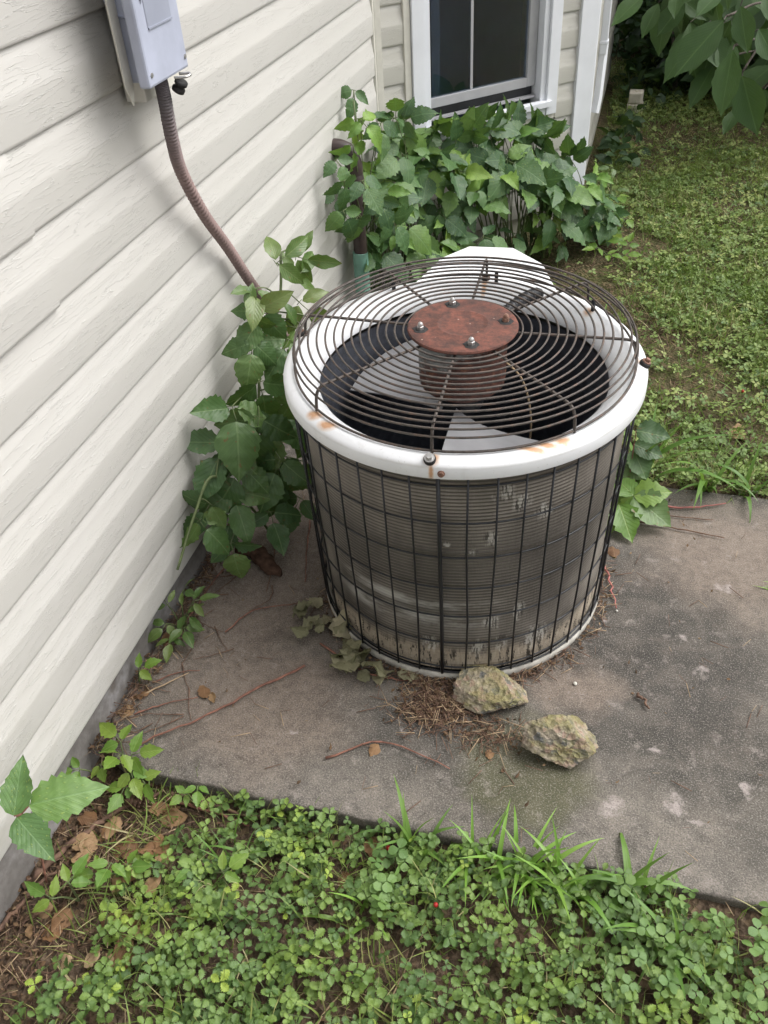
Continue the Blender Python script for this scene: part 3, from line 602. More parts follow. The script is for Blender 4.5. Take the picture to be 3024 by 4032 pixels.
# fan guard
RZ = .689
guard = MB().torus(.3435, .6380, .0026, 128, 6).build('fan_guard', 'guard', ac, smooth=True)
for k in range(13): MB().torus(.1190 + .01745*k, RZ + .0006*math.sin(k), .0022, 128, 6).build('guard_ring', 'guard', guard, smooth=True)
for rr, z in ((.3390, .6830), (.3430, .6680)): MB().torus(rr, z, .0022, 128, 6).build('guard_ring', 'guard', guard, smooth=True)
spm = MB().tube(catmull([(.095, 0, RZ-.004), (.20, 0, RZ-.0040), (.300, 0, RZ-.0045), (.326, 0, RZ-.006), (.337, 0, RZ-.014), (.3420, 0, RZ-.030), (.3440, 0, .634)], 5), .0030, 8).mesh('guard_spoke', True)
for a in (178, 133, 91.5, 48, 2.5, -44, -88, -132):
    o = link('guard_spoke', spm, 'guard', guard); o.rotation_euler.z = math.radians(a)
for a in (133, 48, 91.5):
    mb = MB().box((.335, -.004, .622), (.341, .004, .650)); o = mb.build('guard_foot', 'blackiron', guard, bevel=.001); o.rotation_euler.z = math.radians(a-4)
guard.rotation_euler.x = .013; guard.location = (0, .009, .001)
# hub plate, motor, fan
plate = MB().lathe([(0, .6985), (.040, .6985), (.046, .6990), (.049, .7006), (.052, .7006), (.055, .6994), (.090, .6992), (.105, .6990), (.1095, .6975), (.1112, .6940), (.1100, .6915), (.0, .6915)], 96).build('motor_plate', 'rust', ac, auto=40)
wash = MB().lathe([(0, .0), (.0125, .0), (.0150, .0006), (.0125, .0014), (0, .0014)], 14)
wme = wash.mesh('washer'); q = random.Random(3)
for v in wme.vertices: v.co.x *= q.uniform(.8, 1.25); v.co.y *= q.uniform(.8, 1.2)
nut = MB().lathe([(0, 0), (.0072, 0), (.0072, .0068), (.006, .0078), (0, .0078)], 6).lathe([(.0056, .0076), (.0056, .010), (.0048, .0130), (.003, .0148), (0, .0154)], 14)
nme = nut.mesh('acorn_nut', True); nme.set_sharp_from_angle(angle=math.radians(35))
n2 = nme.copy()
for i, a in enumerate((115, 205, 292, 16)):
    p = (.086*math.cos(math.radians(a)), .086*math.sin(math.radians(a)), .6990)
    w = link('washer', wme, 'rubber', plate); w.location = p
    o = link('acorn_nut', nme if i in (1, 2, 0) else n2, 'steel' if i in (1, 2, 0) else 'rustbolt', plate); o.location = (p[0], p[1], .7001); o.rotation_euler.z = a
MB().lathe([(0, .690), (.088, .690), (.090, .686), (.090, .585), (.088, .572), (.078, .562), (.055, .557), (0, .556)], 64).build('motor', 'motor', ac, auto=35)
fan = MB().lathe([(0, .555), (.045, .555), (.045, .515), (0, .515)], 32).build('fan_hub', 'blackiron', ac, auto=40)
def blade(a0):
    mb = MB(); n, m = 12, 8
    for i in range(n+1):
        t = i/n; r = .055 + t*.225; half = math.radians(34 + 4*t)
        for j in range(m+1):
            s = -1 + 2*j/m; ang = s*half + .12*t
            z = .505 + s*(-.030) + .010*(1-s*s)*t
            rr = r + (.012*(1-s*s) if i == n else 0)
            mb.v.append((rr*math.cos(ang), rr*math.sin(ang), z))
    for i in range(n):
        for j in range(m): k = i*(m+1)+j; mb.f.append((k, k+1, k+m+2, k+m+1))
    k0 = len(mb.v); mb.v += [(x, y, z-.0025) for x, y, z in mb.v]; mb.f += [tuple(k0+i for i in f[::-1]) for f in mb.f]
    return mb
bme = blade(0).mesh('fan_blade', True)
for a in (-58, 122):
    o = link('fan_blade', bme, 'blade', fan); o.rotation_euler.z = math.radians(a)
    sp = MB().box((.03, -.012, .484), (.16, .012, .488)).build('blade_arm', 'blackiron', fan); sp.rotation_euler.z = math.radians(a)
lead = catmull([(*pol(.095, 52, .672),), (*pol(.16, 60, .672),), (*pol(.235, 63, .664),), (*pol(.285, 64, .650),)], 24)
MB().tube(lead, [.0130 + .0018*math.sin(i*1.2) for i in range(len(lead)-4)] + [.0125, .011, .009, .004], 10).build('motor_lead', 'blackiron', ac, smooth=True)
MB().tube(catmull([(*pol(.09, 30, .60),), (*pol(.13, 20, .55),), (*pol(.15, 15, .45),), (*pol(.14, 10, .33),)], 8), .0025, 6).build('wire', 'straw', ac, smooth=True)
# lid bolts and the skirt screw
bz = .628
gm_ = MB().lathe([(0, -.003), (.0105, -.003), (.0112, 0), (.0112, .004), (.0098, .0065), (0, .0065)], 20).mesh('grommet', True)
wm_ = MB().lathe([(0, .0065), (.0092, .0065), (.0092, .0085), (0, .0085)], 20).mesh('bolt_washer'); hm_ = MB().lathe([(0, .0085), (.0058, .0085), (.0058, .0135), (.005, .0145), (0, .0145)], 6).mesh('bolt_head')
wm2, hm2 = wm_.copy(), hm_.copy()
for i, a in enumerate((175.5, -88.1, 4.0, 92)):
    p = pol(.3605 if i != 3 else .352, a, bz); mt = 'steel' if i == 1 else 'rustbolt'
    g0 = link('grommet', gm_, 'rubber', lid); g0.location = p; g0.rotation_euler = Euler((0, .45, math.radians(a)), 'XYZ')
    for nm, me in (('bolt_washer', wm_ if i == 1 else wm2), ('bolt_head', hm_ if i == 1 else hm2)):
        o = link(nm, me, mt, lid); o.location = p; o.rotation_euler = g0.rotation_euler
scm = MB().lathe([(0, 0), (.0068, 0), (.0068, .0015), (.0052, .0018), (.0052, .0048), (.0030, .0048), (.0025, .0036), (0, .0036)], 12).mesh('skirt_screw')
for a in (-84.8, 30, 150): link('skirt_screw', scm.copy() if a > 0 else scm, 'rustbolt', lid, ac.matrix_basis @ Matrix.Rotation(math.radians(a), 4, 'Z') @ Matrix.Translation((.3692, 0, .606)) @ Matrix.Rotation(pi/2, 4, 'Y'))

# ------------------------------------------------------------------ rubble stones
def stone(name, loc, size, rot, seed, label, flat=.0):
    bm = bmesh.new(); bmesh.ops.create_icosphere(bm, subdivisions=5, radius=1)
    q = random.Random(seed); pl = []
    for _ in range(15):
        d = Vector((q.gauss(0, 1), q.gauss(0, 1), q.gauss(0, .8))).normalized(); pl.append((d, q.uniform(.55, .92)))
    for v in bm.verts:
        p = v.co.copy(); d = p.normalized(); r = 1.
        for n_, o_ in pl:
            c = d.dot(n_)
            if c > .05: r = min(r, o_/c)
        r += .05*noise.noise(d*3.1 + Vector((seed, 0, 0))) + .045*noise.noise(d*8 + Vector((0, seed, 0))) + .035*noise.noise(d*19) + .02*noise.noise(d*41)
        v.co = d*r
        v.co.z = max(v.co.z, -.55)
        v.co = Vector((v.co.x*size[0], v.co.y*size[1], v.co.z*size[2]))
    me = bpy.data.meshes.new(name); bm.to_mesh(me); bm.free(); me.shade_smooth(); me.set_sharp_from_angle(angle=math.radians(38))
    o = link(name, me, 'stone', None, Matrix.Translation(loc) @ Euler(rot).to_matrix().to_4x4()); tag(o, label, 'stone', 'mossy rubble stones'); return o
stone('rubble_stone', (.782, 1.158, .022), (.102, .060, .042), (0, 0, -.12), 5, 'mossy concrete rubble stone touching the front of the condenser base')
stone('rubble_stone', (.935, 1.058, .030), (.098, .064, .058), (0, .0, -.12), 12, 'mossy pebbly rubble stone lying loose on the pad, nearer the camera')

# ------------------------------------------------------------------ plants with separate leaves
def leaf(parent, kind, base, d, nrm, s, var=None):
    return link('leaf', LM[kind + str(rnd.randrange(4) if var is None else var)], None, parent, orient(base, d, nrm, s))
def jit(a): return Vector((rnd.gauss(0, a), rnd.gauss(0, a), rnd.gauss(0, a)))
def trifol(parent, st, kind, c, d, nrm, s, root=None, spread=1.15, side=.85):
    """three leaflets on one stalk"""
    c = Vector(c); d = Vector(d).normalized(); n = Vector(nrm); n = (n - d*n.dot(d)).normalized(); x = d.cross(n)
    leaf(parent, kind, c + d*s*.34, d + jit(.12), n + jit(.18), s)
    for sg in (-1, 1):
        dd = d*math.cos(spread) + x*sg*math.sin(spread)
        leaf(parent, kind, c + dd*s*.10, dd + jit(.12), n + jit(.2) - x*sg*.15, s*side*rnd.uniform(.85, 1.05))
    st.tube([c, c + d*s*.35], .0011, 4); st.tube([c - x*s*.11, c + x*s*.11], .0010, 4)
    if root is not None:
        root = Vector(root); mid = (root + c)/2 + Vector((0, 0, .15*(root-c).length))
        st.tube(catmull([root, mid, c], 4), [.0022]*4 + [.0016]*5, 5, False)
CAMP = Vector((.9332, 0, 1.5208))
def bayp(s, off, z): return Vector((0, CY, 0)) + BD*s + BN*off + Vector((0, 0, z))
def bush(name, label, cells, n, smin, smax, kinds, srange, seed, group):
    global rnd
    rnd = random.Random(seed)
    o = empty(name, bayp((smin+smax)/2, .15, 0)); tag(o, label, 'plant', group); st = MB()
    def top(s):
        for (a, b), (c, d) in zip(cells, cells[1:]):
            if a <= s <= c: return b + (d-b)*(s-a)/(c-a)
        return cells[-1][1]
    roots = [bayp(rnd.uniform(smin, smax), rnd.uniform(.08, .3), -.02) for _ in range(max(4, n//5))]
    for q_ in roots: q_.x = max(q_.x, .05)
    for i in range(n):
        s = smin + (smax-smin)*((i*.618034 + rnd.uniform(-.04, .04)) % 1); T = top(s); k = rnd.random()**.62
        z = .03 + (T-.06)*k; depth = .07 + .36*max(0, 1-k)**.6
        off = depth*rnd.uniform(.62, 1.02) + .03
        c = bayp(s, off, z)
        if c.x < .05: c.x = rnd.uniform(.05, .17)
        if c.x < .34 and 2.1 < c.y < 2.72 and z < .40: continue
        out = BN*1.0 + Vector((0, 0, .9)) + jit(.42)
        lean = BN*rnd.uniform(.3, .9) + BD*rnd.gauss(0, .55) + Vector((0, 0, rnd.uniform(-.75, .15) if k < .85 else rnd.uniform(-.2, .8)))
        kind = rnd.choices([a for a, _ in kinds], [b for _, b in kinds])[0]
        size = rnd.uniform(*srange)*(.72 if kind != 'ivy' else 1)
        rt = min(roots, key=lambda q: (q-c).length + rnd.uniform(0, .1)); rt2 = rt.lerp(Vector((c.x, c.y, 0)), .55); rt2.z = c.z*.45
        trifol(o, st, kind, c, lean, out, size, rt2); st.tube([rt, rt2], .003, 5, False)
    M_ = st.mesh('stem', True); link('stem', M_, 'stem', o, Matrix.Identity(4))
    return o
IV = [('ivy', 9), ('gall', 2), ('young', 1)]
bush('ivy_bush', 'tall leafy ivy in the corner, climbing around the brown drain pipe', [(-.42, .50), (-.30, .70), (-.2, .74), (-.05, .62), (.1, .56)], 56, -.44, .12, [('ivy', 8), ('gall', 3)], (.075, .125), 21, 'ivy bushes below the window')
bush('ivy_bush', 'broad dark green ivy bush filling the ground below the window', [(.05, .56), (.2, .60), (.4, .59), (.6, .53), (.66, .50)], 78, .05, .66, IV, (.08, .138), 22, 'ivy bushes below the window')
bush('ivy_bush', 'smaller ivy bush in front of the white corner post', [(.62, .50), (.75, .44), (.88, .34), (1.0, .18)], 40, .60, .95, IV, (.075, .125), 23, 'ivy bushes below the window')
# low brighter seedlings to the right of the bush, at the foot of the white post
rnd = random.Random(31)
for k, (s, off, h) in enumerate(((1.03, .14, .16), (.98, .30, .10), (.90, .42, .09), (.80, .47, .08), (1.12, .08, .22))):
    b = bayp(s, off, -.01); o = empty('seedling', b); st = MB()
    for j in range(4):
        c = b + Vector((rnd.uniform(-.06, .06), rnd.uniform(-.06, .06), h*rnd.uniform(.5, 1.1)))
        trifol(o, st, 'young' if k != 4 else 'ash', c, Vector((rnd.gauss(0, .6), rnd.gauss(0, .6) - .3, .1)), Vector((.1, -.3, 1)), rnd.uniform(.05, .075), b)
    link('stem', st.mesh('stem', True), 'stem', o, Matrix.Identity(4))
    tag(o, ['bright green seedling at the foot of the white corner post', 'bright green seedling at the right edge of the ivy bush', 'bright seedling growing in litter just right of the ivy bush', 'low bright seedling in brown litter behind the condenser', 'sparse seedling leaning on the white corner post'][k], 'plant', 'bright seedlings beside the ivy bush')
# top shoot in the corner
o = empty('ivy_shoot', (.09, 2.75, 0)); tag(o, 'pale drooping ivy shoot sticking up above the brown pipe', 'plant'); st = MB(); rnd = random.Random(5)
for c, s_ in (((.05, 2.79, .80), .07), ((.08, 2.70, .74), .075), ((.10, 2.58, .70), .07), ((.06, 2.66, .66), .06), ((.04, 2.56, .56), .07), ((.13, 2.80, .70), .085), ((.10, 2.47, .63), .075), ((.12, 2.50, .50), .085), ((.13, 2.56, .60), .09), ((.10, 2.44, .55), .085), ((.07, 2.50, .68), .07), ((.12, 2.62, .76), .08), ((.17, 2.60, .53), .09), ((.20, 2.62, .46), .10)):
    trifol(o, st, rnd.choice(['gall', 'ivy', 'ivy']), c, Vector((rnd.uniform(-.2, .6), rnd.uniform(-.6, .1), -.6)), Vector((.7, -.7, .5)), s_, (.085, 2.70, .38))
st.tube(catmull([(.09, 2.75, -.02), (.085, 2.70, .38), (.06, 2.75, .78)], 6), .003, 5)
link('stem', st.mesh('stem', True), 'stem', o, Matrix.Identity(4))

# vine between wall and condenser
rnd = random.Random(77)
vn = empty('climbing_vine', (.14, 1.62, 0)); tag(vn, 'leafy vine hanging between the siding and the left side of the condenser', 'vine'); st = MB()
spine = catmull([(.13, 1.62, -.01), (.12, 1.60, .2), (.11, 1.66, .42), (.13, 1.80, .56), (.12, 1.88, .66)], 10)
spine2 = catmull([(.16, 1.52, 0), (.12, 1.46, .2), (.08, 1.40, .32), (.06, 1.32, .27), (.035, 1.23, .17)], 10)
for sp_ in (spine, spine2): st.tube(sp_, .0035, 6)
VL = [  # centre, size, kind
 ((.10, 1.74, .63), .080, 'ash'), ((.12, 1.84, .65), .080, 'ash'), ((.13, 1.95, .62), .085, 'ash'), ((.14, 1.90, .58), .085, 'ash'), ((.16, 1.86, .54), .08, 'ash'), ((.17, 1.80, .50), .075, 'ash'),
 ((.10, 1.69, .59), .080, 'ash'), ((.12, 1.72, .58), .09, 'vine'), ((.11, 1.66, .53), .085, 'vine'), ((.17, 1.74, .50), .09, 'vine'),
 ((.14, 1.60, .46), .105, 'vine'), ((.10, 1.52, .44), .125, 'vine'), ((.16, 1.53, .41), .12, 'vine'), ((.09, 1.47, .37), .12, 'vine'), ((.17, 1.60, .36), .12, 'vine'),
 ((.12, 1.47, .31), .11, 'vine'), ((.20, 1.52, .30), .11, 'vine'), ((.10, 1.44, .25), .105, 'vine'), ((.18, 1.55, .24), .10, 'vine'), ((.22, 1.62, .22), .11, 'vine'),
 ((.08, 1.36, .27), .085, 'vine'), ((.10, 1.41, .20), .085, 'vine'), ((.17, 1.48, .16), .085, 'vine'), ((.06, 1.33, .24), .08, 'vine'), ((.11, 1.36, .15), .08, 'vine'), ((.21, 1.58, .13), .08, 'vine'), ((.23, 1.72, .12), .10, 'vine'), ((.20, 1.70, .38), .12, 'vine'), ((.24, 1.78, .30), .12, 'vine'), ((.2, 1.85, .45), .11, 'vine'), ((.25, 1.90, .4), .11, 'vine')]
for c, s_, kd in VL:
    rt = min(list(spine) + list(spine2), key=lambda p: (p - Vector(c)).length)
    if kd == 'ash':
        trifol(vn, st, kd, c, Vector((rnd.gauss(.1, .5), rnd.gauss(-.1, .6), rnd.uniform(-.4, .7))), Vector((.6, -.8, .6)) + jit(.3), s_*1.05, rt, 1.0)
    else:
        trifol(vn, st, kd, c, Vector((rnd.gauss(-.05, .35), rnd.gauss(-.5, .35), rnd.uniform(-1.0, -.2))), Vector((.55, -.65, .75)) + jit(.22), s_, rt, 1.1)
link('stem', st.mesh('stem', True), 'stem', vn, Matrix.Identity(4))

# sprig entering at the lower left, in front of the siding
def cp(px, py, d):   # a point given by direction from the photographer, used once to set real positions
    v = f_*3360.3 + r_*(px-1512) - u_*(py-2016); return CAMP + v.normalized()*d
rnd = random.Random(9)
sg = empty('ivy_sprig', (.03, .57, -.02)); tag(sg, 'large three-leaf ivy sprig in front of the lowest siding board', 'plant'); st = MB()
c0 = cp(85, 3205, 1.50)
for (b_, t_, v_) in (((55, 3212, 1.50), (86, 2980, 1.49), 0), ((116, 3170, 1.50), (388, 3096, 1.46), 2), ((64, 3216, 1.50), (198, 3372, 1.46), 1)):
    bs, tp = cp(*b_), cp(*t_); L = (tp-bs).length
    link('leaf', LM['ivy%d' % v_], None, sg, orient(bs, tp-bs, (CAMP-c0).normalized()*1.0 + Vector((0, 0, .2)) + jit(.1), L*1.04, L*.92)); st.tube([c0, bs], .0016, 5)
st.tube(catmull([(.03, .57, -.03), (.035, .60, .10), c0], 6), .0022, 6)
link('stem', st.mesh('stem', True), 'red_twig', sg, Matrix.Identity(4))

# seedlings along the foundation
def seedling(base, clusters, label, kind='young', nm='seedling', group='young ivy seedlings along the foundation'):
    o = empty(nm, base); st = MB(); tag(o, label, 'plant', group)
    for c, s_, d in clusters: trifol(o, st, kind, c, Vector(d) + jit(.1), Vector((.25, -.45, .85)), s_, base, 1.1)
    link('stem', st.mesh('stem', True), 'stem', o, Matrix.Identity(4))
rnd = random.Random(15)
seedling((.025, 1.20, -.02), [((.03, 1.235, .095), .045, (.3, -.2, .2)), ((.045, 1.20, .055), .052, (.6, -.3, 0)), ((.05, 1.17, .04), .05, (.5, -.6, 0)), ((.01, 1.165, .05), .045, (-.2, -.7, -.2)), ((.03, 1.14, .03), .046, (.1, -1, -.2)), ((.06, 1.22, .08), .05, (.7, .2, .2)), ((.01, 1.19, .09), .045, (-.4, .3, .2))], 'leafy green seedling at the wall foot, left of the condenser', 'ash')
seedling((.0, 1.02, -.02), [((.01, 1.025, .05), .042, (.2, .3, .1))], 'small three-leaf seedling halfway along the wall foot')
seedling((.075, .815, -.04), [((.06, .845, .045), .055, (-.5, .2, .2)), ((.095, .825, .040), .052, (.7, .2, .2)), ((.10, .80, .02), .05, (.5, -.5, 0)), ((.125, .795, .01), .046, (.5, -.6, -.1)), ((.095, .775, 0.), .046, (0, -.9, -.2)), ((.075, .82, .045), .05, (-.1, -.6, .2))], 'yellow-green seedling at the broken corner of the concrete pad')
seedling((.02, .80, -.04), [((.03, .80, .02), .036, (.4, -.5, .1)), ((.0, .775, .03), .04, (-.5, -.5, .1))], 'pale thin seedling between the wall and the pad corner')
seedling((.17, .62, -.05), [((.155, .615, .015), .045, (.2, -.6, .3)), ((.185, .62, .01), .04, (.6, -.2, .2)), ((.14, .60, .0), .042, (-.5, -.5, .1))], 'yellow-green seedling in the litter below the sprig')
seedling((.10, .56, -.05), [((.10, .56, .02), .045, (.1, .7, .3)), ((.08, .53, .01), .045, (-.5, .1, .1))], 'narrow seedling at the lower left edge of the ground cover')
seedling((.325, .655, -.05), [((.305, .655, .0), .036, (-.2, -.7, .1)), ((.365, .652, .005), .044, (.4, .5, .2))], 'pair of yellow three-leaf sprouts amid the strawberry leaves')
seedling((.24, .79, -.05), [((.25, .80, .02), .034, (.3, -.7, 0)), ((.225, .79, .0), .03, (-.4, -.6, 0))], 'small reddish-green sprout against the front face of the pad')
# broad leaves right of the condenser
rnd = random.Random(44)
cr = empty('creeper', (1.03, 1.86, 0)); tag(cr, 'bright green creeper at the right side of the condenser base', 'plant'); st = MB()
for (c, t, s_) in (((1.045, 1.83, .07), (1.13, 1.845, .09), .10), ((1.045, 1.83, .07), (1.155, 1.77, .03), .125), ((1.045, 1.83, .07), (1.02, 1.78, .0), .08), ((1.045, 1.83, .07), (1.0, 1.87, .09), .08), ((1.045, 1.83, .07), (.985, 1.82, .04), .07), ((1.01, 1.80, .06), (1.06, 1.70, .02), .11), ((1.0, 1.80, .05), (.985, 1.70, .0), .09), ((1.0, 1.93, .10), (1.07, 1.90, .09), .08), ((1.03, 1.94, .2), (1.12, 1.93, .20), .09), ((1.03, 1.95, .15), (1.12, 1.93, .13), .085), ((1.03, 1.94, .14), (1.09, 1.87, .07), .09), ((1.02, 1.95, .12), (1.0, 1.86, .05), .10)):
    c = Vector(c); t = Vector(t)
    link('leaf', LM[('young' if s_ < .115 and c.y < 1.9 else 'vine') + '%d' % rnd.randrange(4)], None, cr, orient(c, t-c, Vector((.1, -.5, 1)), s_, s_*1.25)); st.tube([(1.03, 1.88, .0), c], .0015, 4)
link('stem', st.mesh('stem', True), 'red_twig', cr, Matrix.Identity(4))

# ------------------------------------------------------------------ grass
def blade_geo(n=5, w=.07, bend=.5, fold=.25):
    V, F, U = [], [], []
    for i in range(n+1):
        t = i/n; ww = w*(1-t**1.8)*(.75+.5*min(1, t*4)*.5); y = math.sin(bend*t)/bend if bend else t; z_ = (1-math.cos(bend*t))/bend if bend else 0
        V += [(-ww, -z_*1. + fold*ww, y), (0, -z_, y), (ww, -z_ + fold*ww, y)]; U += [(.1, t), (.5, t), (.9, t)]
        if i: k = 3*i; F += [(k-3, k-2, k+1, k), (k-2, k-1, k+2, k+1)]
    return V, F, U
BL = {}
for i, (w, b) in enumerate(((.034, 1.0), (.042, 1.6), (.046, 2.1), (.036, .6))):
    V, F, U = blade_geo(10, w, b); mb = MB(); mb.v = V; mb.f = F
    for mt in ('crab', 'grass'):
        me = mb.mesh('blade', True, U); me.materials.append(M[mt]); BL[mt, i] = me
def tuft(base, n, lo, hi, spread, label, mt='crab', seed=0, aim=None, wide=1.):
    q = random.Random(seed); o = empty('grass_tuft', base); tag(o, label, 'grass tuft', 'grass tufts at the pad edges')
    for k in range(n):
        a = q.uniform(0, 2*pi) if base[1] > 1 else q.gauss(0, 1.7); t = q.gauss(0, spread)*(1 if abs((a+pi) % (2*pi) - pi) < 1.6 else .6); L = q.uniform(lo, hi)
        b = Vector(base) + Vector((q.gauss(0, .02), q.gauss(0, .012), 0))
        if aim is not None and k < n*.6: a = aim + q.gauss(0, .7)
        mx = Matrix.Translation(b) @ Matrix.Rotation(a, 4, 'Z') @ Matrix.Rotation(abs(t), 4, 'X') @ Matrix.Scale(L, 4) @ Matrix.Diagonal((wide, 1, 1, 1))
        link('blade', BL[mt, q.randrange(4)], None, o, mx)
    return o
tuft((.905, .800, -.035), 44, .08, .165, .65, 'bright green crabgrass tuft spilling over the front edge of the pad', seed=2, wide=.95)
tuft((.82, .80, -.035), 14, .09, .18, .5, 'upright crabgrass tuft left of the bright crabgrass clump', seed=3, wide=.8)
tuft((.985, .775, -.035), 22, .08, .16, .8, 'low bright crabgrass tuft below the pad edge', seed=33, wide=.95)
tuft((1.09, .795, -.03), 14, .10, .18, .5, 'broad-bladed grass tuft at the pad edge, right of the crabgrass', 'grass', 4, wide=1.1)
tuft((1.15, .72, -.03), 14, .10, .18, .6, 'broad dark grass tuft among clover near the right', 'grass', 5, wide=1.1)
tuft((.70, .80, -.04), 12, .09, .17, .3, 'thin upright grass tuft at the middle of the pad edge', 'grass', 6)
tuft((.36, .70, -.05), 10, .06, .13, .6, 'thin grass tuft in the ground cover on the left', 'grass', 7, wide=.7)
tuft((.62, .66, -.05), 6, .08, .14, .6, 'few bright blades in the middle of the ground cover', 'crab', 8)
tuft((1.44, 1.62, -.03), 12, .06, .13, .7, 'grass tuft leaning over the right edge of the pad', 'crab', 9, aim=-pi/2, wide=.9)
tuft((1.45, 1.35, -.03), 8, .05, .10, .7, 'small grass tuft at the right pad edge, nearer the camera', 'crab', 10, aim=-pi/2)
tuft((1.24, 1.985, -.01), 9, .14, .24, .6, 'long arching grass blades over the back edge of the pad', 'grass', 12, aim=.01)
tuft((1.07, 1.99, -.01), 9, .2, .36, .25, 'tall grass blades rising behind the right side of the condenser', 'grass', 14)
tuft((1.34, 1.99, -.01), 8, .10, .2, .8, 'low arching grass at the back right corner of the pad', 'grass', 16, aim=-.5)
tuft((.86, 2.75, 0), 26, .12, .2, .45, 'dense fine grass tuft behind the condenser', 'grass', 17, wide=.55)

# trifoliate ground cover
def straw_leaf(hi, seed):
    lf = leaf_geo(st=12 if hi else 3, width=.37, peak=.58, tip=.62, teeth=.24 if hi else 0, fold=.26, droop=.22, wave=.05, seed=seed, base=.02)
    if not hi:
        V, F, U = lf; keep = {}
    parts = [(lf, Matrix.Rotation(a, 4, 'Z') @ Matrix.Rotation(.15, 4, 'X') @ Matrix.Translation((0, .06, 0)) @ Matrix.Scale(s, 4)) for a, s in ((0, 1), (1.65, .88), (-1.65, .88))]
    return comb_geo(parts)
def round_leaf(seed):
    lf = leaf_geo(st=6, width=.46, peak=.55, tip=.55, teeth=0, fold=.12, droop=.12, wave=.02, seed=seed, base=.1)
    return comb_geo([(lf, Matrix.Rotation(a, 4, 'Z') @ Matrix.Translation((0, .05, 0)) @ Matrix.Scale(s, 4)) for a, s in ((0, 1), (2.1, .95), (-2.1, .95))])
def stalk_geo(): return [(-.03, 0, 0), (.03, 0, 0), (.02, .15, -1.), (-.02, .15, -1.)], [(0, 1, 2, 3)], [(.5, .5)]*4
def field(n, x0, x1, y0, y1, keepf):
    P = []
    while len(P) < n:
        x, y = NR.uniform(x0, x1), NR.uniform(y0, y1)
        if NR.uniform() < keepf(x, y): P.append((x, y))
    return P
def pad(x, y, m=0.): return SX0 < x < SX1+m and SY0-m < y < SY1+m
def fn(x, y, s, o=0): return .5 + .5*noise.noise((x*s, y*s, o))
def front_keep(x, y):
    if pad(x, y, -.012): return 0
    left = min(1, max(0, (x - (.10 + .12*(y-.4)/.4*1.0))/.12))
    if y > SY0: return .0 if x < SX1 else .5
    k = fn(x, y, 5, 3); bare = max(0, 1 - math.hypot((x-.92)/.10, (y-.70)/.05)); bare = max(bare, .9*max(0, 1 - math.hypot((x-.62)/.05, (y-.50)/.06)), .7*max(0, 1-math.hypot((x-.80)/.06, (y-.60)/.05)))
    bare = max(bare, max(0, 1 - math.hypot((x-1.30)/.16, (y-.80)/.05)))
    return max(0, left*(1 if k > .36 else .25)*(1-bare*1.1))
P = field(3100, .04, 1.75, .25, .83, front_keep)
zz = np.array([gz(x, y) + NR.uniform(.012, .055) for x, y in P]); pos = np.c_[np.array(P), zz]
sc_ = NR.uniform(.0095, .022, len(P)); mx = mats_random(pos, sc_, .32)
tint = np.array([(.8*fn(x, y, 6, 8)**1.3 + NR.uniform(-.24, .24)) for x, y in P]).clip(0, .80); kk = NR.uniform(size=len(P)) < .13; tint[kk] = NR.uniform(.82, .99, kk.sum())
gcv = scatter('ground_cover', [straw_leaf(True, i) for i in range(6)], mx, tint, 'strawberry')
tag(gcv, 'dense low strawberry-leaf ground cover in front of the concrete pad', 'ground cover', kind='stuff')
m2 = mx.copy(); m2[:, :3, :3] = mats_random(pos, np.full(len(P), .045), .25)[:, :3, :3]
sto = scatter('ground_cover_stalks', [stalk_geo()], m2*1.0, NR.uniform(0, 1, len(P)), 'stem'); tag(sto, 'thin stalks beneath the front ground cover leaves', 'stalks', kind='stuff')
P = [(1.24 + NR.normal(0, .10), .69 + NR.normal(0, .07)) for _ in range(75)] + [(.655 + NR.normal(0, .022), .70 + NR.normal(0, .035)) for _ in range(14)]
pos = np.array([(x, y, gz(x, y) + NR.uniform(.03, .075)) for x, y in P if y < .80])
tag(scatter('clover_patch', [round_leaf(i) for i in range(3)], mats_random(pos, NR.uniform(.013, .022, len(pos)), .32), NR.uniform(0, .99, len(pos)), 'clover'), 'round-leaved pale clover patch at the lower right', 'clover', kind='stuff')
# front grass, thin
def thin_keep(x, y): return 0 if pad(x, y, .004) else (.25 + .75*(fn(x, y, 6, 12) > .5))*(1 if x > .12 else .3)
P = field(3600, .03, 1.75, .25, .82, thin_keep); pos = np.array([(x, y, gz(x, y)-.004) for x, y in P])
gb = [blade_geo(4, w, b) for w, b in ((.018, .8), (.022, 1.3), (.015, .4))]
tag(scatter('grass', gb, mats_random(pos, NR.uniform(.03, .105, len(P)), .55), NR.uniform(0, .99, len(P)), 'lawn_grass'), 'thin grass blades mixed into the front ground cover', 'grass', kind='stuff')
# rear lawn
def in_house(x, y):
    if x < .02: return True
    if y > CY and x < .76 and (x - (y-CY)) < .03 and y < 6.2: return True
    return False
def lawn_keep(x, y):
    if pad(x, y, .004) or in_house(x, y): return 0
    if x < 1.0 and y < 2.3: return 0.05
    bush_ = (x*BD.x + (y-CY)*BD.y); offb = x*BN.x + (y-CY)*BN.y
    if offb < .55 and bush_ < 1.1: return .04
    litter = max(0, 1 - math.hypot((x-.86)/.30, (y-3.15)/.55)); d = fn(x, y, 2.3, 5)
    w = 1/(1 + max(0, y-2.2)*.12)*(.28 if fn(x, y, 1.7, 40) > .60 else 1)
    return max(.03, (1 - 1.1*litter)*(.95 if d > .40 else .5))*w
P = field(17000, .55, 2.4, 1.5, 6.6, lawn_keep); pos = np.array([(x, y, gz(x, y) + NR.uniform(.006, .04)) for x, y in P])
tint = np.array([(.85*fn(x, y, 3, 9)**1.2 + NR.uniform(-.3, .3)) for x, y in P]).clip(0, .9); tint[NR.uniform(size=len(P)) < .05] = .95
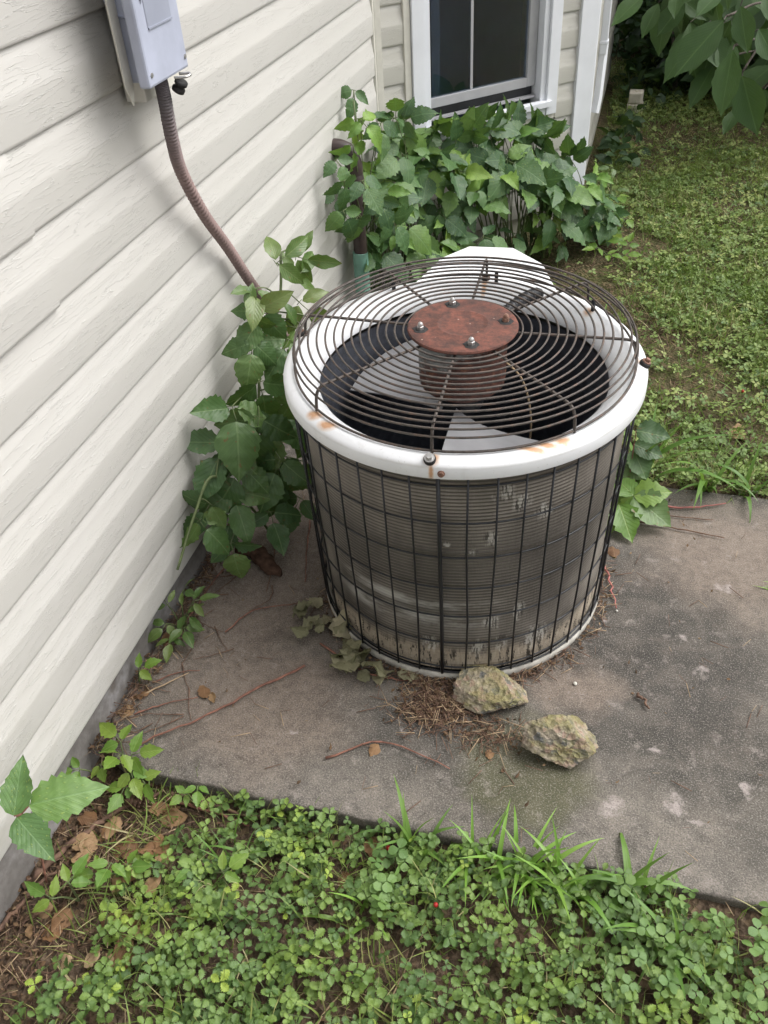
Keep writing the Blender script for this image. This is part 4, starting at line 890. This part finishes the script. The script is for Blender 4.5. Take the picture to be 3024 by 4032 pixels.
tag(scatter('lawn_ground_cover', [straw_leaf(False, i) for i in range(4)], mats_random(pos, NR.uniform(.010, .021, len(P)), .38), tint, 'lawn_leaf'), 'low leafy lawn weeds behind the condenser', 'ground cover', kind='stuff')
def lawn_gkeep(x, y):
    k = lawn_keep(x, y); return k*(.4 + .6*(fn(x, y, 3.2, 21) > .5))
P = field(42000, .55, 2.4, 1.5, 6.6, lawn_gkeep); pos = np.array([(x, y, gz(x, y)-.004) for x, y in P])
tint = np.array([(.9*fn(x, y, 2.1, 33)**1.6 + NR.uniform(-.2, .25)) for x, y in P]).clip(0, .99)
tag(scatter('lawn_grass', gb, mats_random(pos, NR.uniform(.03, .095, len(P))**1., .6), tint, 'lawn_grass'), 'short patchy lawn grass behind the condenser', 'grass', kind='stuff')

# ------------------------------------------------------------------ litter
def strip_keep(x, y):
    if y < SY0: return max(0, 1 - max(0, x-.05)/.22) if y > .3 else 0
    return 1 if x < .02 + .03*fn(x, y, 9, 2) else 0
litter_P = []
litter_P += field(2700, -.02, .36, .25, 1.6, strip_keep)
for _ in range(800):      # ring of debris round the base
    a = NR.uniform(-160, 30) if NR.uniform() < .6 else NR.normal(-78, 22); rr = .340 + abs(NR.normal(0, .014)); x, y = UX + rr*math.cos(math.radians(a)), UY + rr*math.sin(math.radians(a)); litter_P.append((x, y))
for _ in range(1000): litter_P.append((.67 + NR.normal(0, .045), 1.115 + NR.normal(0, .035)))
for _ in range(250): litter_P.append((.80 + NR.normal(0, .05), 1.06 + NR.normal(0, .03)))
for _ in range(1600): litter_P.append((.72 + NR.normal(0, .22), 2.95 + NR.normal(0, .35)))
for _ in range(1100): litter_P.append((NR.uniform(.2, 1.7), NR.uniform(.3, .80)))
litter_P += field(2600, .8, 2.0, 2.0, 6., lambda x, y: 1. if fn(x, y, 1.7, 40) > .58 else .12)
for _ in range(260): litter_P.append((NR.uniform(.0, 1.4), NR.uniform(.84, 1.95)))
litter_P = [(x, y) for x, y in litter_P if x > -.02 and not (math.hypot(x-UX, y-UY) < .335)]
def gh(x, y): return .0012 if pad(x, y, -.004) else gz(x, y)
bit = leaf_geo(st=3, width=.3, peak=.5, fold=.3, droop=.3, wave=.15, seed=3); bit2 = leaf_geo(st=3, width=.22, peak=.4, fold=-.3, droop=-.3, wave=.2, seed=4)
LPx = np.array(litter_P); idx = NR.uniform(size=len(litter_P)) < np.where((LPx[:, 0] < .36) & (LPx[:, 1] < .82), .62, .36); LP = np.array(litter_P)
sel = LP[idx]; pos = np.array([(x, y, gh(x, y) + NR.uniform(.001, .012)) for x, y in sel])
tag(scatter('leaf_litter', [bit, bit2], mats_random(pos, NR.uniform(.005, .014, len(sel)), .5), NR.uniform(0, .99, len(sel)), 'litter'), 'crumbled dead leaf litter around the pad, wall foot and condenser', 'leaf litter', kind='stuff')
V = [(-.016, 0, 0), (.016, 0, 0), (.016, 1, 0), (-.016, 1, 0), (-.016, 0, .03), (.016, 0, .03), (.016, 1, .03), (-.016, 1, .03)]
stg = (V, [(0, 3, 2, 1), (4, 5, 6, 7), (0, 1, 5, 4), (1, 2, 6, 5), (2, 3, 7, 6), (3, 0, 4, 7)], [(.5, .5)]*8)
for nm, mt, lo, hi, lab in (('straw_litter', 'straw', 0, .30, 'dry straw bits scattered around the pad and condenser base'), ('twig_litter', 'twig', .30, 1.1, 'small brown twig bits scattered around the pad and condenser base')):
    r2 = NR.uniform(size=len(LP)); sel = LP[(~idx) & (r2 >= lo) & (r2 < hi)]; pos = np.array([(x, y, gh(x, y) + NR.uniform(.001, .010)) for x, y in sel])
    tag(scatter(nm, [stg], mats_random(pos, NR.uniform(.012, .045, len(sel)), .14), NR.uniform(0, 1, len(sel)), mt), lab, 'litter', kind='stuff')

# single dead leaves
rnd = random.Random(101)
def dleaf(p, s, label, kind='dead', group='dead leaves', var=None, h=.0):
    x, y = p[:2]; z = gh(x, y) + .004 + h; a = rnd.uniform(0, 2*pi)
    me = LM[kind + str(rnd.randrange(4) if var is None else var)]
    o = link('dead_leaf', me, None, None, orient((x, y, z), (math.cos(a), math.sin(a), rnd.uniform(-.05, .25)), Vector((rnd.gauss(0, .3), rnd.gauss(0, .3), 1)), s))
    tag(o, label, 'dead leaf', group)
for p, s, l in (((.217, .693), .055, 'big curled tan dead leaf in front of the pad near the pine cone'), ((.178, .745), .06, 'purplish brown dead leaf standing below the pad corner'), ((.143, .697), .05, 'orange-brown dead leaf just left of the ground cover'), ((.05, .80), .055, 'long brown dead leaf by the wall at the pad corner'), ((.033, .711), .035, 'small tan leaf beside the root near the wall'), ((.120, .655), .045, 'pale tan dead leaf below the curved root'), ((.195, .661), .05, 'flat tan dead leaf at the left edge of the ground cover'), ((.60, .805), .065, 'pale rolled dead leaf lying against the front edge of the pad'), ((.447, .42), .075, 'large brown dead leaf at the bottom edge of the ground cover'), ((.55, .775), .045, 'tan dead leaf just below the rolled leaf'), ((.583, .727), .04, 'orange dead leaf between the strawberry leaves'), ((.149, 1.046), .04, 'orange curled dead leaf on the long stem across the pad'), ((.174, 1.03), .035, 'brown curled leaf touching the long stem on the pad'), ((.575, .985), .030, 'tiny orange leaf caught on the arched red twig'), ((.802, 1.024), .022, 'small rust red leaf left of the loose rubble stone'), ((1.006, 1.695), .04, 'rust brown leaf at the right foot of the condenser'), ((1.325, 2.24), .11, 'long orange strip of dead leaf on the lawn right of the condenser'), ((.916, 3.66), .12, 'bright orange dead leaf in the litter beside the ivy bush'), ((.93, 4.818), .10, 'small orange dead leaf far back on the lawn'), ((.05, 1.41), .05, 'thin dead leaf on the pad near the wall and bark'), ((.0, 1.14), .045, 'dead leaf wedged at the wall foot below the vine'), ((.037, 1.004), .05, 'tan leaf at the wall foot beside the straw'), ((.027, .95), .045, 'brown leaf at the wall foot near the pad corner')):
    dleaf(p, s, l)
for i in range(34):
    x = rnd.uniform(.0, .26); y = rnd.uniform(.45, .80); dleaf((x, y), rnd.uniform(.028, .055), h=.007, label='small brown dead leaf in the litter between wall and ground cover', group='small dead leaves in the corner litter')
for i in range(26):
    t = rnd.random(); a_ = math.radians(-150 + 48*t + rnd.gauss(0, 3)); rr_ = .355 + abs(rnd.gauss(0, .035))*(1.3 - t)
    dleaf((UX + rr_*math.cos(a_), UY + rr_*math.sin(a_)), rnd.uniform(.035, .078), 'grey-green withered leaf in the pile at the left front of the condenser base', 'wither', 'withered leaves piled against the condenser', h=rnd.uniform(0, .03))

# twigs, roots and stems
def twig(pts, r, mat, label, group=None, name='twig', z=None, n=6):
    pts = [Vector((p[0], p[1], (gh(p[0], p[1]) + r + .002 if len(p) < 3 else p[2]))) for p in pts]
    path = catmull(pts, n); q = random.Random(len(label)); path = [p + Vector((q.gauss(0, r*.5), q.gauss(0, r*.5), abs(q.gauss(0, r*.3)))) for p in path]
    rr = [r*(1 - .55*i/len(path))*q.uniform(.85, 1.15) for i in range(len(path))]
    o = MB().tube(path, rr, 6).build(name, mat, None, smooth=True); tag(o, label, 'twig', group or 'twigs and stems on the ground'); return o
twig([(.356, 1.147), (.26, 1.05), (.177, .957), (.09, .88), (.003, .817)], .0032, 'red_twig', 'long red-brown stem crossing the pad from the leaf pile to the pad corner')
twig([(.136, 1.207), (.175, 1.286), (.274, 1.332)], .0022, 'red_twig', 'forked thin red stem on the pad left of the condenser')
twig([(.191, 1.375), (.201, 1.332), (.163, 1.28)], .0018, 'twig', 'short thin twig below the bark chunk')
twig([(.031, .939), (.081, .978), (.151, 1.014)], .002, 'red_twig', 'thin red twig reaching the orange curled leaf on the pad')
twig([(.02, .987), (.102, 1.072)], .0022, 'straw', 'straight pale straw stem near the wall foot')
twig([(.031, 1.028), (.075, 1.067), (.124, 1.086)], .0018, 'red_twig', 'curved thin stem just above the pale straw stem')
twig([(.203, 1.634), (.237, 1.508), (.267, 1.407)], .0022, 'red_twig', 'orange-brown stem lying along the left side of the condenser')
twig([(.113, 1.607), (.156, 1.482), (.183, 1.355)], .002, 'twig', 'dark thin stem running across the bark chunk')
twig([(.477, .926), (.579, .99), (.73, .962)], .0026, 'red_twig', 'arched red twig lying alone on the front of the pad')
twig([(1.088, 1.875), (1.186, 1.885), (1.29, 1.923)], .0032, 'red_stem', 'pinkish red stem on the pad right of the condenser')
twig([(1.05, 1.804), (1.187, 1.793), (1.282, 1.781)], .0025, 'twig', 'long grey-brown twig on the pad right of the condenser')
twig([(.989, 1.624), (1.008, 1.556), (1.029, 1.475)], .0032, 'red_stem', 'bright red stem beside the right foot of the condenser')
twig([(1.107, 1.841), (1.257, 1.85)], .002, 'twig', 'short brown twig between the red stem and the grey twig')
twig([(1.088, 1.232), (1.101, 1.213), (1.112, 1.195)], .0042, 'twig', 'dark stubby twig alone on the right of the pad')
twig([(-.01, .56), (.026, .643), (.083, .737), (.158, .803)], .0075, 'twig', 'thick curved root along the wall below the pad corner', name='root', n=10)
twig([(-.016, .45), (.0, .54), (.03, .60)], .006, 'twig', 'thick root at the lower left by the foundation', name='root', n=10)
twig([(.059, .566), (.054, .671)], .002, 'straw', 'upright pale straw in the lower left litter')
twig([(.178, .805), (.278, .800), (.39, .796)], .005, 'twig', 'brown root running along the front face of the pad', name='root', n=10)
twig([(.17, .79), (.30, .785), (.36, .775)], .0035, 'red_twig', 'thin root parallel to the one along the pad front', name='root')
twig([(.089, .777), (.149, .785)], .0025, 'straw', 'straight twig lying over the pine cone')
twig([(.37, 1.22), (.48, 1.166), (.56, 1.155), (.64, 1.168)], .0026, 'red_twig', 'twisted red stem along the front lip of the condenser base')
twig([(.01, 1.12), (.03, 1.25), (.04, 1.40), (.07, 1.5)], .0026, 'red_twig', 'long red stem along the foot of the wall')
twig([(.60, .44), (.62, .50), (.66, .56)], .0018, 'straw', 'dry straw in the bare patch of the ground cover')
twig([(.71, .50), (.735, .60), (.75, .66)], .0016, 'straw', 'long dry straw across the middle of the ground cover')
rnd = random.Random(8)
for k in range(14):
    x, y = rnd.uniform(.02, .14), rnd.uniform(.88, 1.4); a = rnd.uniform(0, pi)
    twig([(max(-.01, x + .05*math.cos(a)), y + .05*math.sin(a)), (x, y), (max(-.01, x - .05*math.cos(a)), y - .04*math.sin(a))], .0013, 'twig', 'hair-thin dead twig on the pad near the wall foot', 'hair-thin twigs near the wall foot')

# bark chunk
def bark():
    bm = bmesh.new(); n, m = 22, 12
    rows = []
    for i in range(n+1):
        t = i/n; w = .026*(math.sin(pi*min(1, .08+t*.9))**.5)*(1 + .25*noise.noise((t*5, 0, 0))); cx_ = -.078 + t*.156; cy_ = .012*math.sin(t*5) - .02*t
        row = []
        for j in range(m):
            a = 2*pi*j/m; rr = 1 + .25*noise.noise((t*7, math.cos(a)*2, math.sin(a)*2))
            row.append(bm.verts.new((cx_, cy_ + w*rr*math.cos(a), max(.001, .012 + .014*rr*math.sin(a) + .006*noise.noise((t*14, a, 0))))))
        rows.append(row)
    for a, b in zip(rows, rows[1:]):
        for j in range(m): bm.faces.new((a[j], a[(j+1) % m], b[(j+1) % m], b[j]))
    bm.faces.new(rows[0][::-1]); bm.faces.new(rows[-1]); bmesh.ops.recalc_face_normals(bm, faces=bm.faces)
    me = bpy.data.meshes.new('bark_chunk'); bm.to_mesh(me); bm.free(); me.shade_smooth(); return me
o = link('bark_chunk', bark(), 'bark', None, Matrix.Translation((.130, 1.465, .001)) @ Matrix.Rotation(-.22, 4, 'Z')); tag(o, 'dark brown piece of bark lying on the pad below the vine', 'bark')
# pine cone
pc = empty('pine_cone', (.125, .775, -.035)); tag(pc, 'small brown pine cone in the litter in front of the pad corner', 'pine cone')
pc.matrix_basis = Matrix.Translation((.122, .762, -.018)) @ Matrix.Rotation(.4, 4, 'Z') @ Matrix.Rotation(pi/2, 4, 'Y')
MB().lathe([(0, -.022), (.008, -.018), (.012, -.006), (.010, .008), (.005, .019), (0, .023)], 14).build('core', 'bark', pc, smooth=True)
scl = MB(); scl.v = [(-.0045, 0, 0), (.0045, 0, 0), (.0055, .006, .003), (0, .0095, .004), (-.0055, .006, .003), (0, .005, .006)]; scl.f = [(0, 1, 2, 5), (2, 3, 5), (3, 4, 5), (4, 0, 5), (0, 4, 3, 2, 1)]
sme_ = scl.mesh('scale')
for k in range(46):
    t = k/46; a = k*2.39996; zc = -.020 + t*.040; rr = .0115*math.sin(pi*(.08 + .86*t))**.7
    o = link('scale', sme_, 'straw' if False else 'twig', pc); o.matrix_basis = Matrix.Translation((rr*math.cos(a), rr*math.sin(a), zc)) @ Matrix.Rotation(a-pi/2, 4, 'Z') @ Matrix.Rotation(.55, 4, 'X')
# strawberries
for p, l in (((.652, .770), 'small red wild strawberry near the bright clover'), ((.763, .681), 'small red wild strawberry in the middle of the ground cover'), ((1.35, 2.45), 'tiny red wild strawberry on the lawn behind the condenser')):
    b = empty('wild_strawberry', (p[0], p[1], gz(*p)+.045)); tag(b, l, 'berry', 'wild strawberries')
    MB().lathe([(0, -.006), (.003, -.004), (.0045, 0), (.004, .003), (.002, .005), (0, .0055)], 12).build('fruit', 'berry', b, smooth=True)
    cl = MB()
    for k in range(5): a = k*1.2566; cl.quad((0, 0, -.0065), (.004*math.cos(a-.5), .004*math.sin(a-.5), -.0075), (.009*math.cos(a), .009*math.sin(a), -.006), (.004*math.cos(a+.5), .004*math.sin(a+.5), -.0075))
    cl.build('calyx', 'grass', b); MB().tube([(0, 0, -.006), (.004, .006, -.05)], .0008, 4).build('stalk', 'stem', b)
# pebbles on the pad
for p, r0, l in (((.955, 1.232), .0045, 'white pebble on the clean pinkish patch of the pad'), ((1.03, 1.47), .003, 'tiny white pebble on the pad by the red stem')):
    bm = bmesh.new(); bmesh.ops.create_icosphere(bm, subdivisions=2, radius=r0)
    for v in bm.verts: v.co *= 1 + .3*noise.noise(v.co*200); v.co.z *= .7
    me = bpy.data.meshes.new('pebble'); bm.to_mesh(me); bm.free(); me.shade_smooth(); o = link('pebble', me, 'pan', None, Matrix.Translation((p[0], p[1], .004))); tag(o, l, 'pebble', 'pebbles on the pad')

# ------------------------------------------------------------------ background: fence, hedge, broad-leaved shrub, tree
fe = empty('board_fence', (2.2, 7.6, 0)); tag(fe, 'dark board fence at the back behind the shrubs', 'fence')
for k in range(30):
    x = -.6 + k*.196 - 1.6; MB().box((x, 0, -.1), (x+.186, .02, 1.9)).build('board', 'fence', fe)
for z in (.35, 1.5): MB().box((-2.2, .0205, z), (3.7, .06, z+.09)).build('rail', 'fence', fe)
# cream box in the far ivy
bo = empty('utility_cap', (.90, 5.52, 0)); tag(bo, 'small cream plastic cap half hidden in ivy at the back of the lawn', 'utility cap')
MB().box((-.045, -.05, -.05), (.045, .05, .05)).build('base', 'creambox', bo, bevel=.006); MB().prism([(-.04, -.045), (.028, -.045), (.04, -.02), (.04, .045), (-.04, .045)], .053, .11).build('cap', 'creambox', bo, bevel=.006)
MB().lathe([(0, .11), (.012, .11), (.012, .116), (0, .116)], 10).build('knob', 'creambox', bo)
# hedge masses (leaves nobody could count)
def hedge(name, label, blobs, n, mat, size, seed, cat='shrub', stems=6):
    global NR
    NR = np.random.default_rng(seed)
    o = empty(name, (blobs[0][0], blobs[0][1], 0)); tag(o, label, cat, 'dark shrubs at the back')
    P = []
    for (x, y, z, a, b, c), w in zip(blobs, [bl[3]*bl[4]*bl[5] for bl in blobs]):
        m = int(n*w/sum(bl[3]*bl[4]*bl[5] for bl in blobs)); d = NR.normal(size=(m, 3)); d /= np.linalg.norm(d, axis=1)[:, None]; rr = NR.uniform(.35, 1.05, m)**.45
        P.append(np.array([x, y, z]) + d*rr[:, None]*np.array([a, b, c])*(1 + .25*np.array([noise.noise(Vector(q*2.3)) for q in d]))[:, None])
    P = np.concatenate(P); P = P[(P[:, 2] > .01)]; P = P[~np.array([in_house(p[0], p[1]) for p in P])]
    lf = [leaf_geo(st=4, width=.30, peak=.42, fold=.2, droop=.25, wave=.03, seed=i) for i in range(3)]
    f = scatter('foliage', lf, mats_random(P - np.array(o.location), NR.uniform(*size, len(P)), .7), NR.uniform(0, .99, len(P)), mat, o); f['kind'] = 'stuff'
    for k in range(stems):
        tall = [q for q in blobs if q[2] > .2]; bl = tall[k % len(tall)]; x, y = bl[0] + NR.normal(0, bl[3]*.3) - o.location[0], bl[1] + NR.normal(0, bl[4]*.3) - o.location[1]
        MB().tube(catmull([(x, y, -.05), (x + NR.normal(0, .1), y + NR.normal(0, .1), bl[2]*.6), (x + NR.normal(0, .25), y + NR.normal(0, .25), bl[2]+bl[5]*.5)], 5), [.02 - .0012*i for i in range(11)], 6).build('stem', 'trunk', o, smooth=True)
    return o
hedge('shrub', 'dark ivy mass at the back left beside the downspout', [(1.05, 6.15, .26, .35, .4, .36), (.88, 4.75, .06, .10, .35, .14), (.98, 5.72, .08, .22, .16, .14), (1.0, 6.8, .6, .5, .4, .75)], 2600, 'hedge', (.05, .11), 3)
hedge('shrub', 'dense dark shrub at the back centre in front of the fence', [(1.45, 6.05, .42, .50, .42, .62), (1.75, 6.6, .9, .9, .4, 1.0)], 3600, 'hedge', (.06, .13), 4)
hedge('shrub', 'dense dark shrub at the far right under the broad-leaved shrub', [(2.55, 5.9, .6, .75, .6, .85), (1.95, 5.7, .35, .45, .40, .5)], 3600, 'hedge', (.06, .13), 5)
# broad-leaved shrub: hanging leaves over the lawn
bs = empty('broad_leaved_shrub', (1.75, 4.7, 0)); tag(bs, 'shrub with big drooping dark green leaves at the upper right', 'shrub'); rnd = random.Random(3); st = MB()
BIG = [((.885, 4.536, .759), (.764, 4.436, .671)), ((.952, 4.63, .71), (.898, 4.527, .601)), ((1.177, 3.94, .872), (1.093, 3.852, .811)), ((1.211, 4.117, .739), (1.055, 4.008, .574)), ((1.257, 4.024, .803), (1.3, 3.913, .675)), ((1.266, 4.092, .636), (1.253, 3.962, .435)), ((1.229, 4.474, .495), (1.147, 4.361, .35)), ((1.338, 4.26, .497), (1.423, 4.12, .316)), ((1.349, 4.1, .709), (1.43, 3.989, .618)), ((1.025, 4.537, .767), (1.024, 4.443, .694)), ((1.056, 4.728, .704), (1.168, 4.633, .649)), ((1.481, 4.624, .356), (1.47, 4.52, .273)), ((1.123, 4.637, .778), (1.003, 4.549, .716)), ((1.332, 3.927, .873), (1.372, 3.825, .783)), ((1.393, 4.805, .216), (1.346, 4.703, .137))]
for b, t in BIG:
    b, t = Vector(b), Vector(t); L = (t-b).length*1.06
    link('leaf', LM['paw%d' % rnd.randrange(4)], None, bs, orient(b, t-b, Vector((-.2, -.75, .65)) + jit(.12), L, L*1.1))
branch = [[(1.75, 4.7, -.05), (1.62, 4.6, .5), (1.40, 4.35, .75), (1.22, 4.15, .745)], [(1.62, 4.6, .5), (1.40, 4.35, .62), (1.27, 4.12, .645)], [(1.40, 4.35, .62), (1.335, 4.27, .51)], [(1.75, 4.7, .3), (1.8, 4.8, .9), (1.3, 4.7, .95), (.90, 4.56, .77)], [(1.40, 4.35, .75), (1.34, 4.1, .83), (1.18, 3.95, .88)], [(1.62, 4.6, .5), (1.4, 4.6, .52), (1.24, 4.49, .50)], [(1.75, 4.7, .0), (1.6, 4.75, .38), (1.40, 4.82, .22)]]
for br in branch: st.tube(catmull(br, 6), .005, 6)
for b, t in BIG:
    b = Vector(b); near = min((Vector(p) for br in branch for p in catmull(br, 6)), key=lambda p: (p-b).length); st.tube([near, b], .0025, 5, False)
for k in range(60):       # further leaves of the same shrub, deeper and higher
    x, y, z = rnd.uniform(1.15, 2.6), rnd.uniform(4.9, 5.8), rnd.uniform(.3, 1.6)
    d = Vector((rnd.uniform(-.8, .4), rnd.uniform(-.7, .1), rnd.uniform(-1, -.2)))
    L = rnd.uniform(.2, .32); link('leaf', LM['paw%d' % rnd.randrange(4)], None, bs, orient((x, y, z), d, Vector((-.2, -.6, .8)) + jit(.3), L, L*1.2))
for k in range(64):
    x, y, z = rnd.uniform(.95, 1.75), rnd.uniform(4.45, 5.1), rnd.uniform(.50, 1.1)
    z = max(z, .52 + (1.6-x)*.25)
    d = Vector((rnd.uniform(-.7, .5), rnd.uniform(-.7, .0), rnd.uniform(-1, -.35))); L = rnd.uniform(.17, .25)
    link('leaf', LM['paw%d' % rnd.randrange(4)], None, bs, orient((x, y, z), d, Vector((-.2, -.7, .7)) + jit(.3), L, L*1.1)); st.tube([(x, y, z), (x + .05, y + .06, z + .03)], .002, 4, False)
link('stem', st.mesh('stem', True), 'trunk', bs, Matrix.Identity(4))
# unseen crown and trunk added overhead to keep the back of the garden dark
tr_ = empty('added_tree', (2.7, 6.9, 0)); tag(tr_, 'unseen wide leafy crown and trunk added to shade the back of the garden', 'added_tree')
tk = MB().tube(catmull([(0, 0, -.2), (.05, .02, 1.2), (-.05, .1, 2.6), (0, 0, 4)], 6), [.16 - .006*i for i in range(19)], 10)
for k in range(9):
    a = k*2.4; tk.tube(catmull([(0, .05, 1.6+k*.2), (math.cos(a)*.8, math.sin(a)*.8, 2.3+k*.2), (math.cos(a)*1.9, math.sin(a)*1.7, 2.6+k*.22)], 5), [.05 - .004*i for i in range(11)], 6)
tk.build('trunk', 'trunk', tr_, smooth=True)
NR = np.random.default_rng(70); d = NR.normal(size=(3600, 3)); d /= np.linalg.norm(d, axis=1)[:, None]; rr = NR.uniform(.15, 1, 3600)**.5
P = np.array([-.15, .45, 2.6]) + d*rr[:, None]*np.array([1.9, 1.6, 1.1])*(1 + .3*np.array([noise.noise(Vector(q*2)) for q in d]))[:, None]
P = P[P[:, 2] > 1.25]
f = scatter('crown', [leaf_geo(st=4, width=.33, peak=.45, fold=.2, droop=.2, seed=i) for i in range(3)], mats_random(P, NR.uniform(.12, .24, len(P)), .6), NR.uniform(0, .99, len(P)), 'hedge', tr_); f['kind'] = 'stuff'
